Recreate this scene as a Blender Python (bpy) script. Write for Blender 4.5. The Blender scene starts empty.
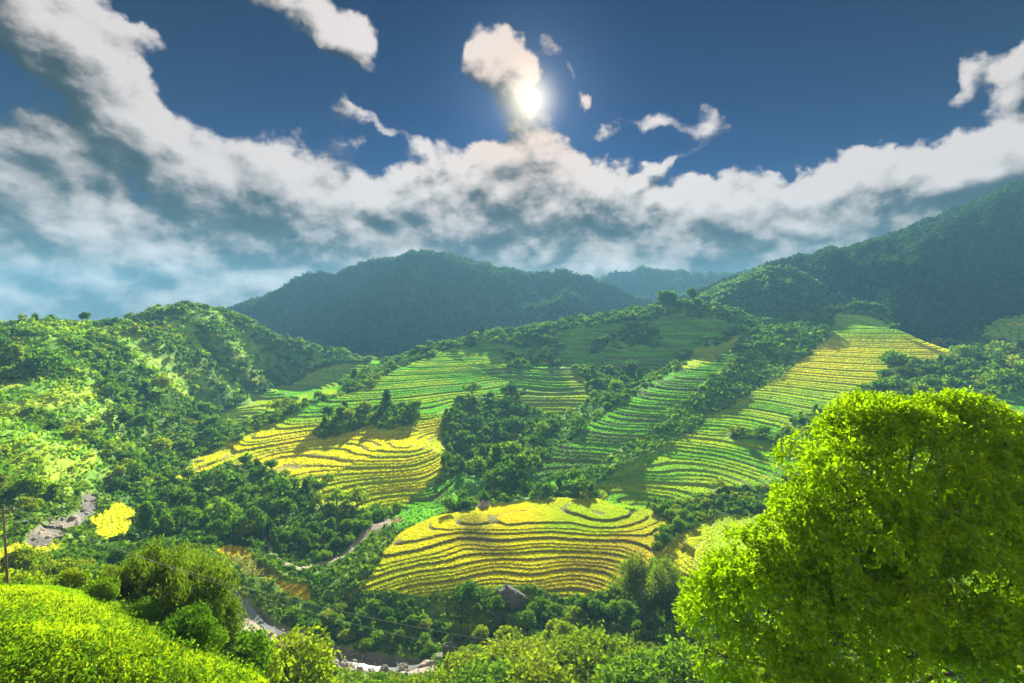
import bpy, math, random
import numpy as np

rng = np.random.default_rng(7)
random.seed(7)
scene = bpy.context.scene
COL = scene.collection

# ------------------------------------------------------------------ camera
PITCH = math.radians(3.3)
FPX = 512.0
cam_d = bpy.data.cameras.new('camera')
cam_d.sensor_width = 36.0
cam_d.lens = 18.0
cam_d.clip_start = 0.1
cam_d.clip_end = 20000.0
cam = bpy.data.objects.new('camera', cam_d)
COL.objects.link(cam)
cam.location = (0, 0, 0)
cam.rotation_euler = (math.pi / 2 - PITCH, 0, 0)
scene.camera = cam


def ray(px, py):
    u = (np.asarray(px, float) - 512.0) / FPX
    w = -(np.asarray(py, float) - 341.5) / FPX
    cp, sp = math.cos(PITCH), math.sin(PITCH)
    x = u
    y = cp + w * sp
    z = -sp + w * cp
    return x, y, z


def at(px, py, r):
    """point on the view ray of a photo pixel at horizontal range r"""
    x, y, z = ray(px, py)
    h = np.hypot(x, y)
    return x / h * r, y / h * r, z / h * r


def to_px(x, y, z):
    cp, sp = math.cos(PITCH), math.sin(PITCH)
    f = y * cp - z * sp
    up = y * sp + z * cp
    f = np.where(f > 0.01, f, 0.01)
    return 512.0 + FPX * x / f, 341.5 - FPX * up / f


# ------------------------------------------------------------------ sun, sky, exposure
SUN_PX = (530, 100)
sx, sy, sz = ray(*SUN_PX)
sl = math.sqrt(sx * sx + sy * sy + sz * sz)
SUN = (float(sx / sl), float(sy / sl), float(sz / sl))
SUN_EL = math.asin(SUN[2])
SUN_AZ = math.atan2(SUN[0], SUN[1])

scene.view_settings.view_transform = 'Standard'
scene.view_settings.look = 'None'
scene.view_settings.gamma = 1.0
scene.view_settings.use_curve_mapping = False
scene.view_settings.exposure = 2.3

sun_d = bpy.data.lights.new('sun', 'SUN')
sun_d.energy = 5.0
sun_d.angle = math.radians(0.53)
sun_d.color = (1.0, 0.93, 0.80)
sun = bpy.data.objects.new('sun', sun_d)
COL.objects.link(sun)
from mathutils import Vector
sun.rotation_euler = Vector(SUN).to_track_quat('Z', 'Y').to_euler()

scene.render.engine = 'CYCLES'
cy = scene.cycles
cy.use_denoising = True
try:
    cy.denoiser = 'OPENIMAGEDENOISE'
    cy.denoising_input_passes = 'RGB_ALBEDO_NORMAL'
except Exception:
    pass
cy.max_bounces = 5
cy.diffuse_bounces = 3
cy.glossy_bounces = 2
cy.transmission_bounces = 4
cy.transparent_max_bounces = 6
cy.volume_bounces = 0
cy.sample_clamp_indirect = 4.0
cy.use_adaptive_sampling = True
cy.adaptive_threshold = 0.02


class NT:
    """small helper that writes node trees"""

    def __init__(self, tree):
        self.t = tree

    def n(self, kind, **kw):
        nd = self.t.nodes.new(kind)
        for k, v in kw.items():
            setattr(nd, k, v)
        return nd

    def put(self, sock, v):
        if hasattr(v, 'is_output') or isinstance(v, bpy.types.NodeSocket):
            self.t.links.new(v, sock)
        else:
            if isinstance(v, tuple) and sock.type == 'VECTOR':
                v = v[:3]
            sock.default_value = v

    def m(self, op, a, b=0.0, c=0.0, clamp=False):
        nd = self.n('ShaderNodeMath', operation=op, use_clamp=clamp)
        for s, v in zip(nd.inputs, (a, b, c)):
            self.put(s, v)
        return nd.outputs[0]

    def v(self, op, a, b=(0, 0, 0), scale=None):
        nd = self.n('ShaderNodeVectorMath', operation=op)
        self.put(nd.inputs[0], a)
        self.put(nd.inputs[1], b)
        if scale is not None:
            self.put(nd.inputs['Scale'], scale)
        return nd.outputs['Value'] if op in ('LENGTH', 'DOT_PRODUCT', 'DISTANCE') else nd.outputs['Vector']

    def mix(self, f, a, b, blend='MIX'):
        nd = self.n('ShaderNodeMix', data_type='RGBA', blend_type=blend)
        nd.clamp_factor = True
        self.put(nd.inputs[0], f)
        self.put(nd.inputs[6], a)
        self.put(nd.inputs[7], b)
        return nd.outputs[2]

    def ramp(self, f, lo, hi, smooth=True):
        nd = self.n('ShaderNodeMapRange')
        nd.interpolation_type = 'SMOOTHSTEP' if smooth else 'LINEAR'
        nd.clamp = True
        self.put(nd.inputs[0], f)
        self.put(nd.inputs[1], lo)
        self.put(nd.inputs[2], hi)
        return nd.outputs[0]

    def noise(self, vec, scale, detail=3.0, rough=0.55, dims='3D', distort=0.0):
        nd = self.n('ShaderNodeTexNoise', noise_dimensions=dims)
        if vec is not None:
            self.put(nd.inputs['Vector'], vec)
        nd.inputs['Scale'].default_value = scale
        nd.inputs['Detail'].default_value = detail
        nd.inputs['Roughness'].default_value = rough
        nd.inputs['Distortion'].default_value = distort
        return nd.outputs[0]


def azel(px, py):
    x, y, z = ray(px, py)
    l = math.sqrt(x * x + y * y + z * z)
    return math.atan2(x, y), math.asin(z / l)


# ---- the sky: Nishita atmosphere with a cloud layer laid out by azimuth and elevation
CLOUDS = [  # photo pixel centre, radii in px, weight, tilt(deg)
    (40, 20, 80, 38, 1.0, 40), (95, 75, 62, 30, 1.0, 45), (150, 128, 48, 26, .9, 40), (125, 18, 55, 14, .55, 15),
    (20, 185, 85, 52, 1.1, 0), (105, 235, 110, 55, 1.1, 10), (215, 180, 70, 44, 1.05, 30), (305, 195, 60, 40, 1.1, 10),
    (190, 280, 170, 40, 1.0, 0), (40, 265, 90, 40, .9, 0), (335, 245, 70, 42, 1.0, 0), (10, 310, 60, 24, 1.1, 0),
    (305, 8, 65, 22, .8, 15), (350, 38, 28, 24, .62, 40), (245, 82, 38, 12, .42, 0), (375, 112, 34, 7, .5, 15), (345, 122, 22, 17, .62, 0),
    (435, 186, 36, 14, .9, -12), (390, 225, 60, 40, 1.05, 0), (470, 240, 90, 40, 1.1, 0), (430, 143, 22, 12, .58, 20),
    (493, 60, 24, 32, 1.0, -35), (518, 88, 24, 20, .8, 40), (551, 43, 20, 13, .80, 50), (591, 95, 11, 9, .60, 0), (606, 126, 14, 9, .60, 0), (570, 78, 16, 9, .48, 30),
    (500, 165, 42, 28, 1.1, 0), (552, 170, 50, 28, 1.1, 10), (600, 200, 55, 26, 1.0, 25),
    (530, 245, 140, 40, 1.1, 0), (650, 250, 120, 28, 1.0, 5), (648, 174, 40, 7, .7, -14),
    (660, 218, 60, 20, .95, 0), (725, 212, 75, 22, 1.05, -5), (805, 197, 90, 24, 1.05, -8), (890, 178, 90, 24, 1.05, -14),
    (965, 160, 75, 26, 1.05, -14), (1030, 145, 70, 28, 1.0, -14), (740, 250, 130, 26, .95, 0), (870, 228, 110, 30, .9, -14), (1010, 195, 100, 40, .9, -14),
    (648, 125, 26, 11, .56, 0), (714, 108, 16, 30, .60, -25), (968, 84, 20, 26, .62, 20), (690, 128, 30, 16, .40, 30), (1022, 80, 24, 26, .8, 0), (868, 150, 30, 10, .5, 0), (770, 165, 24, 7, .45, 0),
    (400, 300, 640, 66, 1.5, 0),
]


def cloud_group():
    g = bpy.data.node_groups.new('cloud_density', 'ShaderNodeTree')
    g.interface.new_socket('P', in_out='INPUT', socket_type='NodeSocketVector')
    g.interface.new_socket('D', in_out='OUTPUT', socket_type='NodeSocketFloat')
    N = NT(g)
    gi = N.n('NodeGroupInput')
    go = N.n('NodeGroupOutput')
    p = gi.outputs[0]
    nz = N.n('ShaderNodeTexNoise', noise_dimensions='3D')
    N.put(nz.inputs['Vector'], p)
    nz.inputs['Scale'].default_value = 9.0
    nz.inputs['Detail'].default_value = 5.0
    nz.inputs['Roughness'].default_value = 0.6
    w = N.v('SUBTRACT', nz.outputs[1], (0.5, 0.5, 0.5))
    q = N.v('ADD', p, N.v('SCALE', w, scale=0.13))
    total = None
    for (px, py, rx, ry, wt, tilt) in CLOUDS:
        a, e = azel(px, py)
        # local angular size of a pixel at that place
        u = (px - 512) / FPX
        kx = 1.0 / (1.0 + u * u) / FPX
        ky = 1.0 / math.sqrt(1.0 + u * u) / FPX
        mp = N.n('ShaderNodeMapping', vector_type='TEXTURE')
        # each blob waits for the one before it, which keeps the shader's stack small
        N.put(mp.inputs['Vector'], q if total is None else N.v('MULTIPLY_ADD', total, (1e-7, 1e-7, 1e-7)))
        if total is not None:
            g.links.new(q, mp.inputs['Vector'].links[0].from_node.inputs[2])
        mp.inputs['Location'].default_value = (a, e, 0)
        mp.inputs['Rotation'].default_value = (0, 0, math.radians(-tilt))
        mp.inputs['Scale'].default_value = (rx * kx * 1.1, ry * ky * 1.15, 1.0)
        flat = N.v('MULTIPLY', mp.outputs[0], (1, 1, 0))
        d2 = N.v('DOT_PRODUCT', flat, flat)
        b = N.m('MULTIPLY', N.m('EXPONENT', N.m('MULTIPLY', d2, -1.1)), wt)
        total = b if total is None else N.m('ADD', total, b)
    # cumulus added round the unseen rest of the sky, fill light from behind
    az = N.n('ShaderNodeSeparateXYZ')
    N.put(az.inputs[0], p)
    side = N.ramp(N.m('ABSOLUTE', az.outputs[0]), 0.85, 1.25)
    total = N.m('ADD', total, N.m('MULTIPLY', side, 0.55))
    ps = N.v('MULTIPLY', p, (1.0, 1.45, 1.0))
    f1 = N.noise(ps, 6.0, 7.0, 0.60, distort=0.2)
    f2 = N.noise(ps, 22.0, 4.0, 0.6)
    tex = N.m('ADD', N.m('MULTIPLY', N.m('SUBTRACT', f1, 0.5), 1.5), N.m('MULTIPLY', N.m('SUBTRACT', f2, 0.5), 0.62))
    def puffs(scale):
        vo = N.n('ShaderNodeTexVoronoi', feature='SMOOTH_F1', voronoi_dimensions='2D')
        N.put(vo.inputs['Vector'], N.v('ADD', ps, N.v('SCALE', w, scale=0.09)))
        vo.inputs['Scale'].default_value = scale
        vo.inputs['Smoothness'].default_value = 0.35
        return N.m('SUBTRACT', 0.42, vo.outputs['Distance'])
    tex = N.m('ADD', tex, N.m('ADD', N.m('MULTIPLY', puffs(8.0), 0.62), N.m('MULTIPLY', puffs(22.0), 0.18)))
    total = N.m('SUBTRACT', 1.25, N.m('MULTIPLY', N.m('EXPONENT', N.m('MULTIPLY', total, -1.15)), 1.25))
    N.put(go.inputs[0], N.m('ADD', total, N.m('MULTIPLY', tex, N.m('ADD', 0.42, N.m('MULTIPLY', total, 0.35)))))
    return g


world = bpy.data.worlds.new('World')
scene.world = world
world.use_nodes = True
wt_ = world.node_tree
wt_.nodes.clear()
W = NT(wt_)
out = W.n('ShaderNodeOutputWorld')
bg = W.n('ShaderNodeBackground')
wt_.links.new(bg.outputs[0], out.inputs[0])
tc = W.n('ShaderNodeTexCoord')
sky = W.n('ShaderNodeTexSky', sky_type='NISHITA')
sky.sun_disc = False
sky.sun_elevation = SUN_EL
sky.sun_rotation = SUN_AZ
sky.altitude = 1500
sky.air_density = 1.0
sky.dust_density = 0.3
sky.ozone_density = 2.0
BG = 0.06
bg.inputs['Strength'].default_value = BG
d = W.v('NORMALIZE', tc.outputs['Generated'])
sp = W.n('ShaderNodeSeparateXYZ')
W.put(sp.inputs[0], d)
a_ = W.m('ARCTAN2', sp.outputs[0], sp.outputs[1])
e_ = W.m('ARCSINE', sp.outputs[2])
cmb = W.n('ShaderNodeCombineXYZ')
W.put(cmb.inputs[0], a_)
W.put(cmb.inputs[1], e_)
p_ = cmb.outputs[0]
cg = cloud_group()


def dens(vec):
    nd = W.n('ShaderNodeGroup')
    nd.node_tree = cg
    W.put(nd.inputs[0], vec)
    return nd.outputs[0]


D0 = dens(p_)
cosg = W.v('DOT_PRODUCT', d, SUN)
to_sun = W.v('SUBTRACT', (SUN_AZ, SUN_EL, 0), p_)
# light comes from the sun and from above
lift = W.v('NORMALIZE', W.v('ADD', W.v('SCALE', to_sun, scale=1.2), (0, 0.75, 0)))
wait = W.v('ADD', p_, W.v('SCALE', (1e-7, 1e-7, 0), scale=D0))
D1 = dens(W.v('ADD', wait, W.v('SCALE', lift, scale=0.024)))
wait = W.v('ADD', p_, W.v('SCALE', (1e-7, 1e-7, 0), scale=D1))
D2 = dens(W.v('ADD', wait, W.v('SCALE', lift, scale=0.085)))
alpha = W.ramp(D0, 0.46, 0.74)
rel = W.m('SUBTRACT', D0, D1)
rel2 = W.m('SUBTRACT', D0, D2)
near = W.m('POWER', W.m('MAXIMUM', cosg, 0.0), 14.0)
thick = W.ramp(D0, 0.7, 1.6)
lum = W.m('ADD', W.m('MULTIPLY', rel, 1.15), W.m('MULTIPLY', rel2, 0.55))
lum = W.m('ADD', lum, W.m('MULTIPLY', W.ramp(e_, 0.16, 0.03), 0.22))
lum = W.m('ADD', lum, W.m('SUBTRACT', 0.62, W.m('MULTIPLY', thick, 0.20)))
lum = W.m('ADD', 0.25, W.m('MULTIPLY', W.ramp(lum, 0.15, 1.25), 0.92))
tone = W.ramp(lum, 0.30, 0.75)
ccol = W.mix(tone, (0.38, 0.41, 0.47, 1), (1.0, 0.90, 0.86, 1))
ccol = W.mix(W.m('MULTIPLY', W.m('POWER', W.m('MAXIMUM', cosg, 0.0), 110.0), 0.75), ccol, (1.0, 0.74, 0.50, 1), 'MULTIPLY')
lum2 = W.m('MULTIPLY', lum, W.m('ADD', 0.30, W.m('MULTIPLY', lum, 1.05)))
cint = W.m('MULTIPLY', lum2, W.m('ADD', 1.42, W.m('MULTIPLY', near, 0.3)))
back_fill = W.ramp(sp.outputs[1], 0.1, -0.3)
cint = W.m('MULTIPLY', cint, W.m('ADD', 1.0, W.m('MULTIPLY', back_fill, 8.2)))  # added fill: unseen clouds behind the camera brightened to lift the facing shadows
ccol = W.v('SCALE', ccol, scale=cint)
gm = W.n('ShaderNodeGamma')
W.put(gm.inputs[0], W.v('MULTIPLY', sky.outputs[0], (0.036, 0.068, 0.106)))
gm.inputs[1].default_value = 1.75
skyc = W.v('MINIMUM', gm.outputs[0], (0.9, 1.6, 2.4))
mixed = W.mix(alpha, skyc, ccol)
# the sun's own disc and the glare of the thin cloud in front of it
disc = W.m('MULTIPLY', W.m('POWER', W.m('MAXIMUM', cosg, 0.0), 42000.0), 400.0)
aur = W.m('MULTIPLY', W.m('POWER', W.m('MAXIMUM', cosg, 0.0), 1600.0), 4.5)
aur2 = W.m('MULTIPLY', W.m('POWER', W.m('MAXIMUM', cosg, 0.0), 160.0), 0.5)
glow = W.v('ADD', W.v('SCALE', (1.0, 0.95, 0.85), scale=disc), W.v('SCALE', (1.0, 0.86, 0.62), scale=aur))
glow = W.v('ADD', glow, W.v('SCALE', (0.55, 0.75, 1.0), scale=aur2))
W.put(bg.inputs['Color'], W.v('ADD', mixed, glow))
world.cycles.sampling_method = 'MANUAL'
world.cycles.sample_map_resolution = 512


# ------------------------------------------------------------------ numeric helpers
def vnoise(x, y, seed=0):
    xi = np.floor(x).astype(np.int64)
    yi = np.floor(y).astype(np.int64)
    fx = (x - xi).astype(np.float32)
    fy = (y - yi).astype(np.float32)
    fx = fx * fx * (3 - 2 * fx)
    fy = fy * fy * (3 - 2 * fy)

    def h(i, j):
        n = (i * 374761393 + j * 668265263 + seed * 974634777) & 0xFFFFFFFF
        n = ((n ^ (n >> 13)) * 1274126177) & 0xFFFFFFFF
        return (((n ^ (n >> 16)) & 0xFFFF) / 65535.0).astype(np.float32)

    a, b, c, e = h(xi, yi), h(xi + 1, yi), h(xi, yi + 1), h(xi + 1, yi + 1)
    return (a * (1 - fx) + b * fx) * (1 - fy) + (c * (1 - fx) + e * fx) * fy


def fbm(x, y, octv=4, seed=0, gain=0.5):
    s, amp, tot = 0.0, 1.0, 0.0
    for k in range(octv):
        s = s + amp * (vnoise(x * 2 ** k + 17.3 * k, y * 2 ** k - 9.1 * k, seed + k) - 0.5)
        tot += amp
        amp *= gain
    return s / tot * 2


def sstep(a, b, x):
    t = np.clip((x - a) / (b - a), 0, 1)
    return t * t * (3 - 2 * t)


def mesh_from(name, verts, faces, mat=None, colors=None, smooth=False, parent=None, link=True):
    """verts (n,3); faces (m,3|4) array; colors per vertex (n,3)"""
    verts = np.ascontiguousarray(verts, dtype=np.float32)
    faces = np.ascontiguousarray(faces, dtype=np.int32)
    me = bpy.data.meshes.new(name)
    k = faces.shape[1]
    me.vertices.add(len(verts))
    me.vertices.foreach_set('co', verts.ravel())
    me.loops.add(faces.size)
    me.loops.foreach_set('vertex_index', faces.ravel())
    me.polygons.add(len(faces))
    me.polygons.foreach_set('loop_start', np.arange(0, faces.size, k, dtype=np.int32))
    me.polygons.foreach_set('loop_total', np.full(len(faces), k, dtype=np.int32))
    if smooth:
        me.polygons.foreach_set('use_smooth', np.ones(len(faces), dtype=bool))
    me.update(calc_edges=True)
    if colors is not None:
        ca = me.color_attributes.new('cover', 'FLOAT_COLOR', 'POINT')
        c4 = np.ones((len(verts), 4), dtype=np.float32)
        c4[:, :3] = colors
        ca.data.foreach_set('color', c4.ravel())
    if mat:
        me.materials.append(mat)
    if not link:
        return me
    o = bpy.data.objects.new(name, me)
    COL.objects.link(o)
    if parent is not None:
        o.parent = parent
    return o


def grid_faces(nr, nc):
    i = np.arange(nr - 1)[:, None] * nc + np.arange(nc - 1)[None, :]
    i = i.ravel()
    return np.stack([i, i + 1, i + nc + 1, i + nc], 1)


def tag(o, label=None, cat=None, group=None, kind=None):
    if label:
        o['label'] = label
    if cat:
        o['category'] = cat
    if group:
        o['group'] = group
    if kind:
        o['kind'] = kind
    return o


# ------------------------------------------------------------------ materials
def mat_new(name):
    m = bpy.data.materials.new(name)
    m.use_nodes = True
    m.node_tree.nodes.clear()
    N = NT(m.node_tree)
    o = N.n('ShaderNodeOutputMaterial')
    return m, N, o


def mat_ground(name, base=None, bump=0.5, scale=0.6, var=0.35):
    m, N, o = mat_new(name)
    geo = N.n('ShaderNodeNewGeometry')
    pos = geo.outputs['Position']
    if base is None:
        at_ = N.n('ShaderNodeAttribute', attribute_name='cover')
        c = at_.outputs['Color']
    else:
        c = (*base, 1)
    n1 = N.noise(pos, scale, 5, 0.65)
    n2 = N.noise(pos, scale * 0.13, 3, 0.55)
    f = N.m('ADD', N.m('MULTIPLY', n1, var * 1.6), N.m('MULTIPLY', n2, var))
    f = N.m('ADD', f, 1 - var * 1.3)
    col = N.v('SCALE', c, scale=f)
    pb = N.n('ShaderNodeBsdfPrincipled')
    N.put(pb.inputs['Base Color'], col)
    pb.inputs['Roughness'].default_value = 0.95
    pb.inputs['Specular IOR Level'].default_value = 0.1
    bp = N.n('ShaderNodeBump')
    bp.inputs['Strength'].default_value = bump
    bp.inputs['Distance'].default_value = 0.6
    N.put(bp.inputs['Height'], n1)
    N.put(pb.inputs['Normal'], bp.outputs[0])
    N.put(o.inputs[0], pb.outputs[0])
    return m


def mat_leaf(name, base, alt, trans=0.45, use_attr=False, tint=(1.25, 1.4, 0.4), gloss=0.0):
    m, N, o = mat_new(name)
    if use_attr:
        at_ = N.n('ShaderNodeAttribute', attribute_name='cover')
        c = at_.outputs['Color']
    else:
        oi = N.n('ShaderNodeObjectInfo')
        geo = N.n('ShaderNodeNewGeometry')
        n1 = N.noise(geo.outputs['Position'], 0.9, 3, 0.6)
        f = N.m('ADD', N.m('MULTIPLY', oi.outputs['Random'], 0.55), N.m('MULTIPLY', N.m('SUBTRACT', n1, 0.25), 0.9))
        isl = N.m('MULTIPLY', N.m('SUBTRACT', geo.outputs['Random Per Island'], 0.5), 0.5)
        f = N.m('ADD', f, isl, clamp=True)
        c = N.mix(f, (*base, 1), (*alt, 1))
    df = N.n('ShaderNodeBsdfDiffuse')
    tr = N.n('ShaderNodeBsdfTranslucent')
    N.put(df.inputs[0], c)
    N.put(tr.inputs[0], N.v('MULTIPLY', c, tint))
    mx = N.n('ShaderNodeMixShader')
    mx.inputs[0].default_value = trans
    N.put(mx.inputs[1], df.outputs[0])
    N.put(mx.inputs[2], tr.outputs[0])
    res = mx.outputs[0]
    if gloss > 0:
        gl = N.n('ShaderNodeBsdfGlossy')
        gl.inputs['Roughness'].default_value = 0.38
        gl.inputs[0].default_value = (1, 1, 1, 1)
        m2 = N.n('ShaderNodeMixShader')
        m2.inputs[0].default_value = gloss
        N.put(m2.inputs[1], res)
        N.put(m2.inputs[2], gl.outputs[0])
        res = m2.outputs[0]
    N.put(o.inputs[0], res)
    return m


def mat_plain(name, base, rough=0.8, nscale=3.0, var=0.5, bump=0.3):
    return mat_ground(name, base, bump, nscale, var)


# ------------------------------------------------------------------ the lie of the land
# photo pixel + horizontal range -> surveyed points; z/range is interpolated over (azimuth, log range)
LINES = {
    # the steep bank the camera stands on
    'meadow_front': [(-250, 683, 25), (0, 683, 25), (100, 680, 25), (200, 672, 27), (255, 683, 29)],
    'meadow_mid': [(-250, 640, 34), (0, 632, 34), (100, 636, 34), (180, 650, 34), (240, 690, 36)],
    'meadow_edge': [(-250, 585, 50), (0, 588, 48), (70, 592, 47), (130, 612, 45), (190, 655, 42), (240, 700, 43)],
    'behind_edge': [(-250, 640, 75), (0, 640, 72), (100, 660, 68), (170, 690, 62)],
    'left_foot': [(-250, 580, 125), (0, 574, 122), (70, 570, 120), (120, 590, 112), (180, 615, 108)],
    'near_bank': [(300, 760, 46), (400, 800, 46), (512, 790, 50), (650, 780, 52), (800, 800, 40), (950, 800, 36), (1150, 800, 36)],
    'near_bank2': [(330, 700, 90), (420, 690, 98), (512, 684, 102), (620, 683, 100), (720, 690, 98), (850, 700, 92), (1100, 700, 90)],
    'near_toe': [(360, 668, 112), (440, 660, 116), (520, 650, 122), (620, 650, 122), (720, 650, 120), (850, 640, 120), (1100, 640, 120)],
    # stream
    'stream': [(400, 668, 121), (340, 660, 124), (300, 645, 127), (262, 625, 136), (232, 600, 146), (215, 585, 152)],
    'stream_left': [(170, 560, 158), (120, 540, 165), (70, 522, 172), (95, 500, 190), (105, 485, 205), (150, 455, 262), (200, 428, 330), (250, 396, 430), (284, 366, 540)],
    'stream_right': [(470, 655, 127), (560, 638, 134), (660, 625, 140), (760, 620, 142), (900, 600, 145), (1100, 600, 148)],
    # lower yellow field
    'f1_front': [(300, 603, 147), (350, 588, 151), (440, 591, 150), (520, 586, 151), (595, 597, 149), (650, 582, 154), (700, 578, 157), (760, 560, 163), (850, 550, 168), (1100, 540, 172)],
    'f1_mid': [(385, 552, 164), (460, 545, 167), (540, 548, 166), (620, 545, 168), (700, 545, 171), (780, 530, 182), (1000, 510, 190)],
    'f1_back': [(395, 533, 174), (440, 514, 184), (520, 501, 190), (580, 499, 192), (640, 505, 190), (700, 518, 191), (770, 512, 196), (900, 480, 215), (1100, 470, 225)],
    'low_left': [(225, 550, 165), (280, 575, 156), (260, 540, 172), (310, 560, 166), (350, 545, 172)],
    # spur B
    'b_foot': [(300, 520, 185), (340, 510, 193), (400, 508, 196), (450, 500, 200)],
    'b_crest': [(312, 492, 207), (350, 468, 226), (400, 438, 258), (440, 416, 290)],
    'b_face': [(380, 490, 208), (425, 480, 214), (435, 450, 240)],
    # spur A
    'a_crest': [(170, 476, 225), (205, 458, 248), (250, 438, 272), (300, 413, 306), (340, 394, 340), (390, 370, 392), (440, 352, 432), (480, 341, 458)],
    'a_face': [(225, 470, 236), (280, 455, 252), (290, 475, 224), (340, 440, 264), (390, 412, 302), (440, 390, 345), (480, 375, 385), (500, 360, 420)],
    'a_behind': [(170, 462, 268), (230, 433, 310), (290, 404, 360), (340, 386, 400), (390, 366, 440)],
    'a2_crest': [(210, 418, 385), (270, 393, 430), (330, 367, 485), (372, 360, 505), (400, 362, 500)],
    'a2_face': [(300, 400, 395), (350, 384, 420)],
    # left hillside
    'lh_foot': [(-250, 545, 165), (0, 540, 155), (40, 522, 165), (80, 495, 190)],
    'lh_low': [(-250, 480, 205), (0, 480, 188), (60, 462, 206), (110, 455, 232)],
    'lh_mid': [(-250, 400, 280), (0, 402, 262), (80, 395, 285), (150, 400, 330), (210, 390, 400)],
    'lh_up': [(-250, 350, 330), (0, 350, 318), (80, 345, 345), (160, 345, 395), (230, 345, 450), (280, 352, 505)],
    'lh_crest': [(-250, 326, 400), (0, 329, 372), (60, 325, 400), (120, 327, 425), (160, 323, 450), (220, 318, 485), (255, 324, 510), (280, 338, 525), (292, 348, 535)],
    'lh_back': [(-250, 360, 520), (0, 360, 500), (120, 350, 560), (220, 345, 600), (300, 372, 600)],
    # shaded centre
    'gully_bc': [(470, 500, 206), (462, 470, 236), (470, 440, 276), (500, 412, 322), (520, 388, 366)],
    'knobs': [(490, 364, 405), (550, 368, 400), (590, 372, 398)],
    'knob_face': [(555, 395, 345), (500, 392, 352)],
    'knob_back': [(520, 356, 440), (580, 356, 440), (640, 345, 440)],
    'c_crest': [(500, 494, 205), (530, 470, 226), (560, 447, 250), (620, 402, 312), (680, 368, 376), (740, 340, 446), (770, 326, 500)],
    'c_face': [(560, 478, 222), (620, 440, 258), (690, 400, 312), (740, 375, 362)],
    'gully_cd': [(560, 494, 200), (610, 472, 226), (680, 432, 274), (740, 398, 326), (790, 362, 396), (815, 338, 450)],
    'c_behind': [(580, 412, 320), (640, 380, 378), (700, 352, 440)],
    # skyline of the middle hill
    'sky_mid': [(440, 344, 462), (500, 333, 482), (560, 324, 495), (620, 317, 503), (655, 309, 505), (690, 305, 505), (720, 309, 508), (745, 318, 515), (780, 322, 540), (830, 310, 545)],
    'sky_back': [(400, 400, 640), (500, 385, 660), (600, 372, 680), (700, 362, 690), (800, 352, 690), (900, 350, 700), (1100, 340, 720)],
    # bright ridge D
    'd_crest': [(590, 492, 203), (640, 464, 230), (710, 420, 292), (760, 388, 345), (800, 362, 396), (825, 343, 440), (840, 313, 530), (875, 311, 540)],
    'd_face': [(650, 495, 208), (720, 485, 220), (790, 470, 232), (770, 440, 265), (830, 410, 306), (850, 380, 362), (870, 345, 440), (900, 330, 490), (930, 345, 450), (950, 352, 440)],
    'd_foot': [(640, 509, 196), (720, 500, 202), (800, 490, 214)],
    'd_right': [(900, 400, 330), (960, 400, 345), (1024, 410, 340), (960, 375, 400), (1100, 400, 350)],
    'right_gully': [(905, 345, 520), (940, 352, 500), (980, 360, 480), (1024, 362, 470)],
    'right_hill': [(960, 330, 560), (1000, 318, 590), (1024, 305, 610), (1100, 285, 640), (1024, 335, 530), (1100, 320, 560)],
    'right_back': [(960, 335, 760), (1024, 335, 760), (1100, 330, 780)],
}
ctrl = []
for pts in LINES.values():
    arr = np.array(pts, float)
    arr[:, 2] *= 1 + 0.08 * np.clip((arr[:, 2] - 158) / 32, 0, 1)
    x, y, z = at(arr[:, 0], arr[:, 1], arr[:, 2])
    A = np.stack([np.arctan2(x, y), np.log(arr[:, 2]), z / arr[:, 2]], 1)
    for i in range(len(A) - 1):
        dd = np.hypot(A[i + 1, 0] - A[i, 0], A[i + 1, 1] - A[i, 1])
        n = max(1, int(dd / 0.09))
        for k in range(n):
            ctrl.append(A[i] + (A[i + 1] - A[i]) * k / n)
    ctrl.append(A[-1])
for az in np.radians(np.arange(-75, 76, 15)):
    for r, z in ((2.5, -2.3), (5, -4.2), (9, -8.3), (15, -14.0), (20, -17.6)):
        ctrl.append(np.array([az, math.log(r), z / r]))
ctrl = np.array(ctrl)
_, keep = np.unique(np.round(ctrl[:, :2], 2), axis=0, return_index=True)
ctrl = ctrl[np.sort(keep)]


def tps(c, lam=2e-3):
    n = len(c)
    dx = c[:, None, 0] - c[None, :, 0]
    dy = c[:, None, 1] - c[None, :, 1]
    r2 = dx * dx + dy * dy + 1e-12
    K = 0.5 * r2 * np.log(r2)
    P = np.concatenate([np.ones((n, 1)), c[:, :2]], 1)
    M = np.zeros((n + 3, n + 3))
    M[:n, :n] = K + lam * np.eye(n) * 0.05
    M[:n, n:] = P
    M[n:, :n] = P.T
    b = np.concatenate([c[:, 2], np.zeros(3)])
    return np.linalg.solve(M, b)


TW = tps(ctrl).astype(np.float32)


def land(az, L):
    """smooth height / range at azimuth, log range"""
    shp = az.shape
    a = az.ravel().astype(np.float32)
    l = L.ravel().astype(np.float32)
    outv = np.empty(a.size, np.float32)
    cx = ctrl[:, 0].astype(np.float32)
    cl = ctrl[:, 1].astype(np.float32)
    n = len(ctrl)
    S = 40000
    for i in range(0, a.size, S):
        dx = a[i:i + S, None] - cx[None]
        dy = l[i:i + S, None] - cl[None]
        r2 = dx * dx + dy * dy + np.float32(1e-12)
        outv[i:i + S] = (0.5 * r2 * np.log(r2)) @ TW[:n] + TW[n] + TW[n + 1] * a[i:i + S] + TW[n + 2] * l[i:i + S]
    return outv.reshape(shp)


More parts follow.
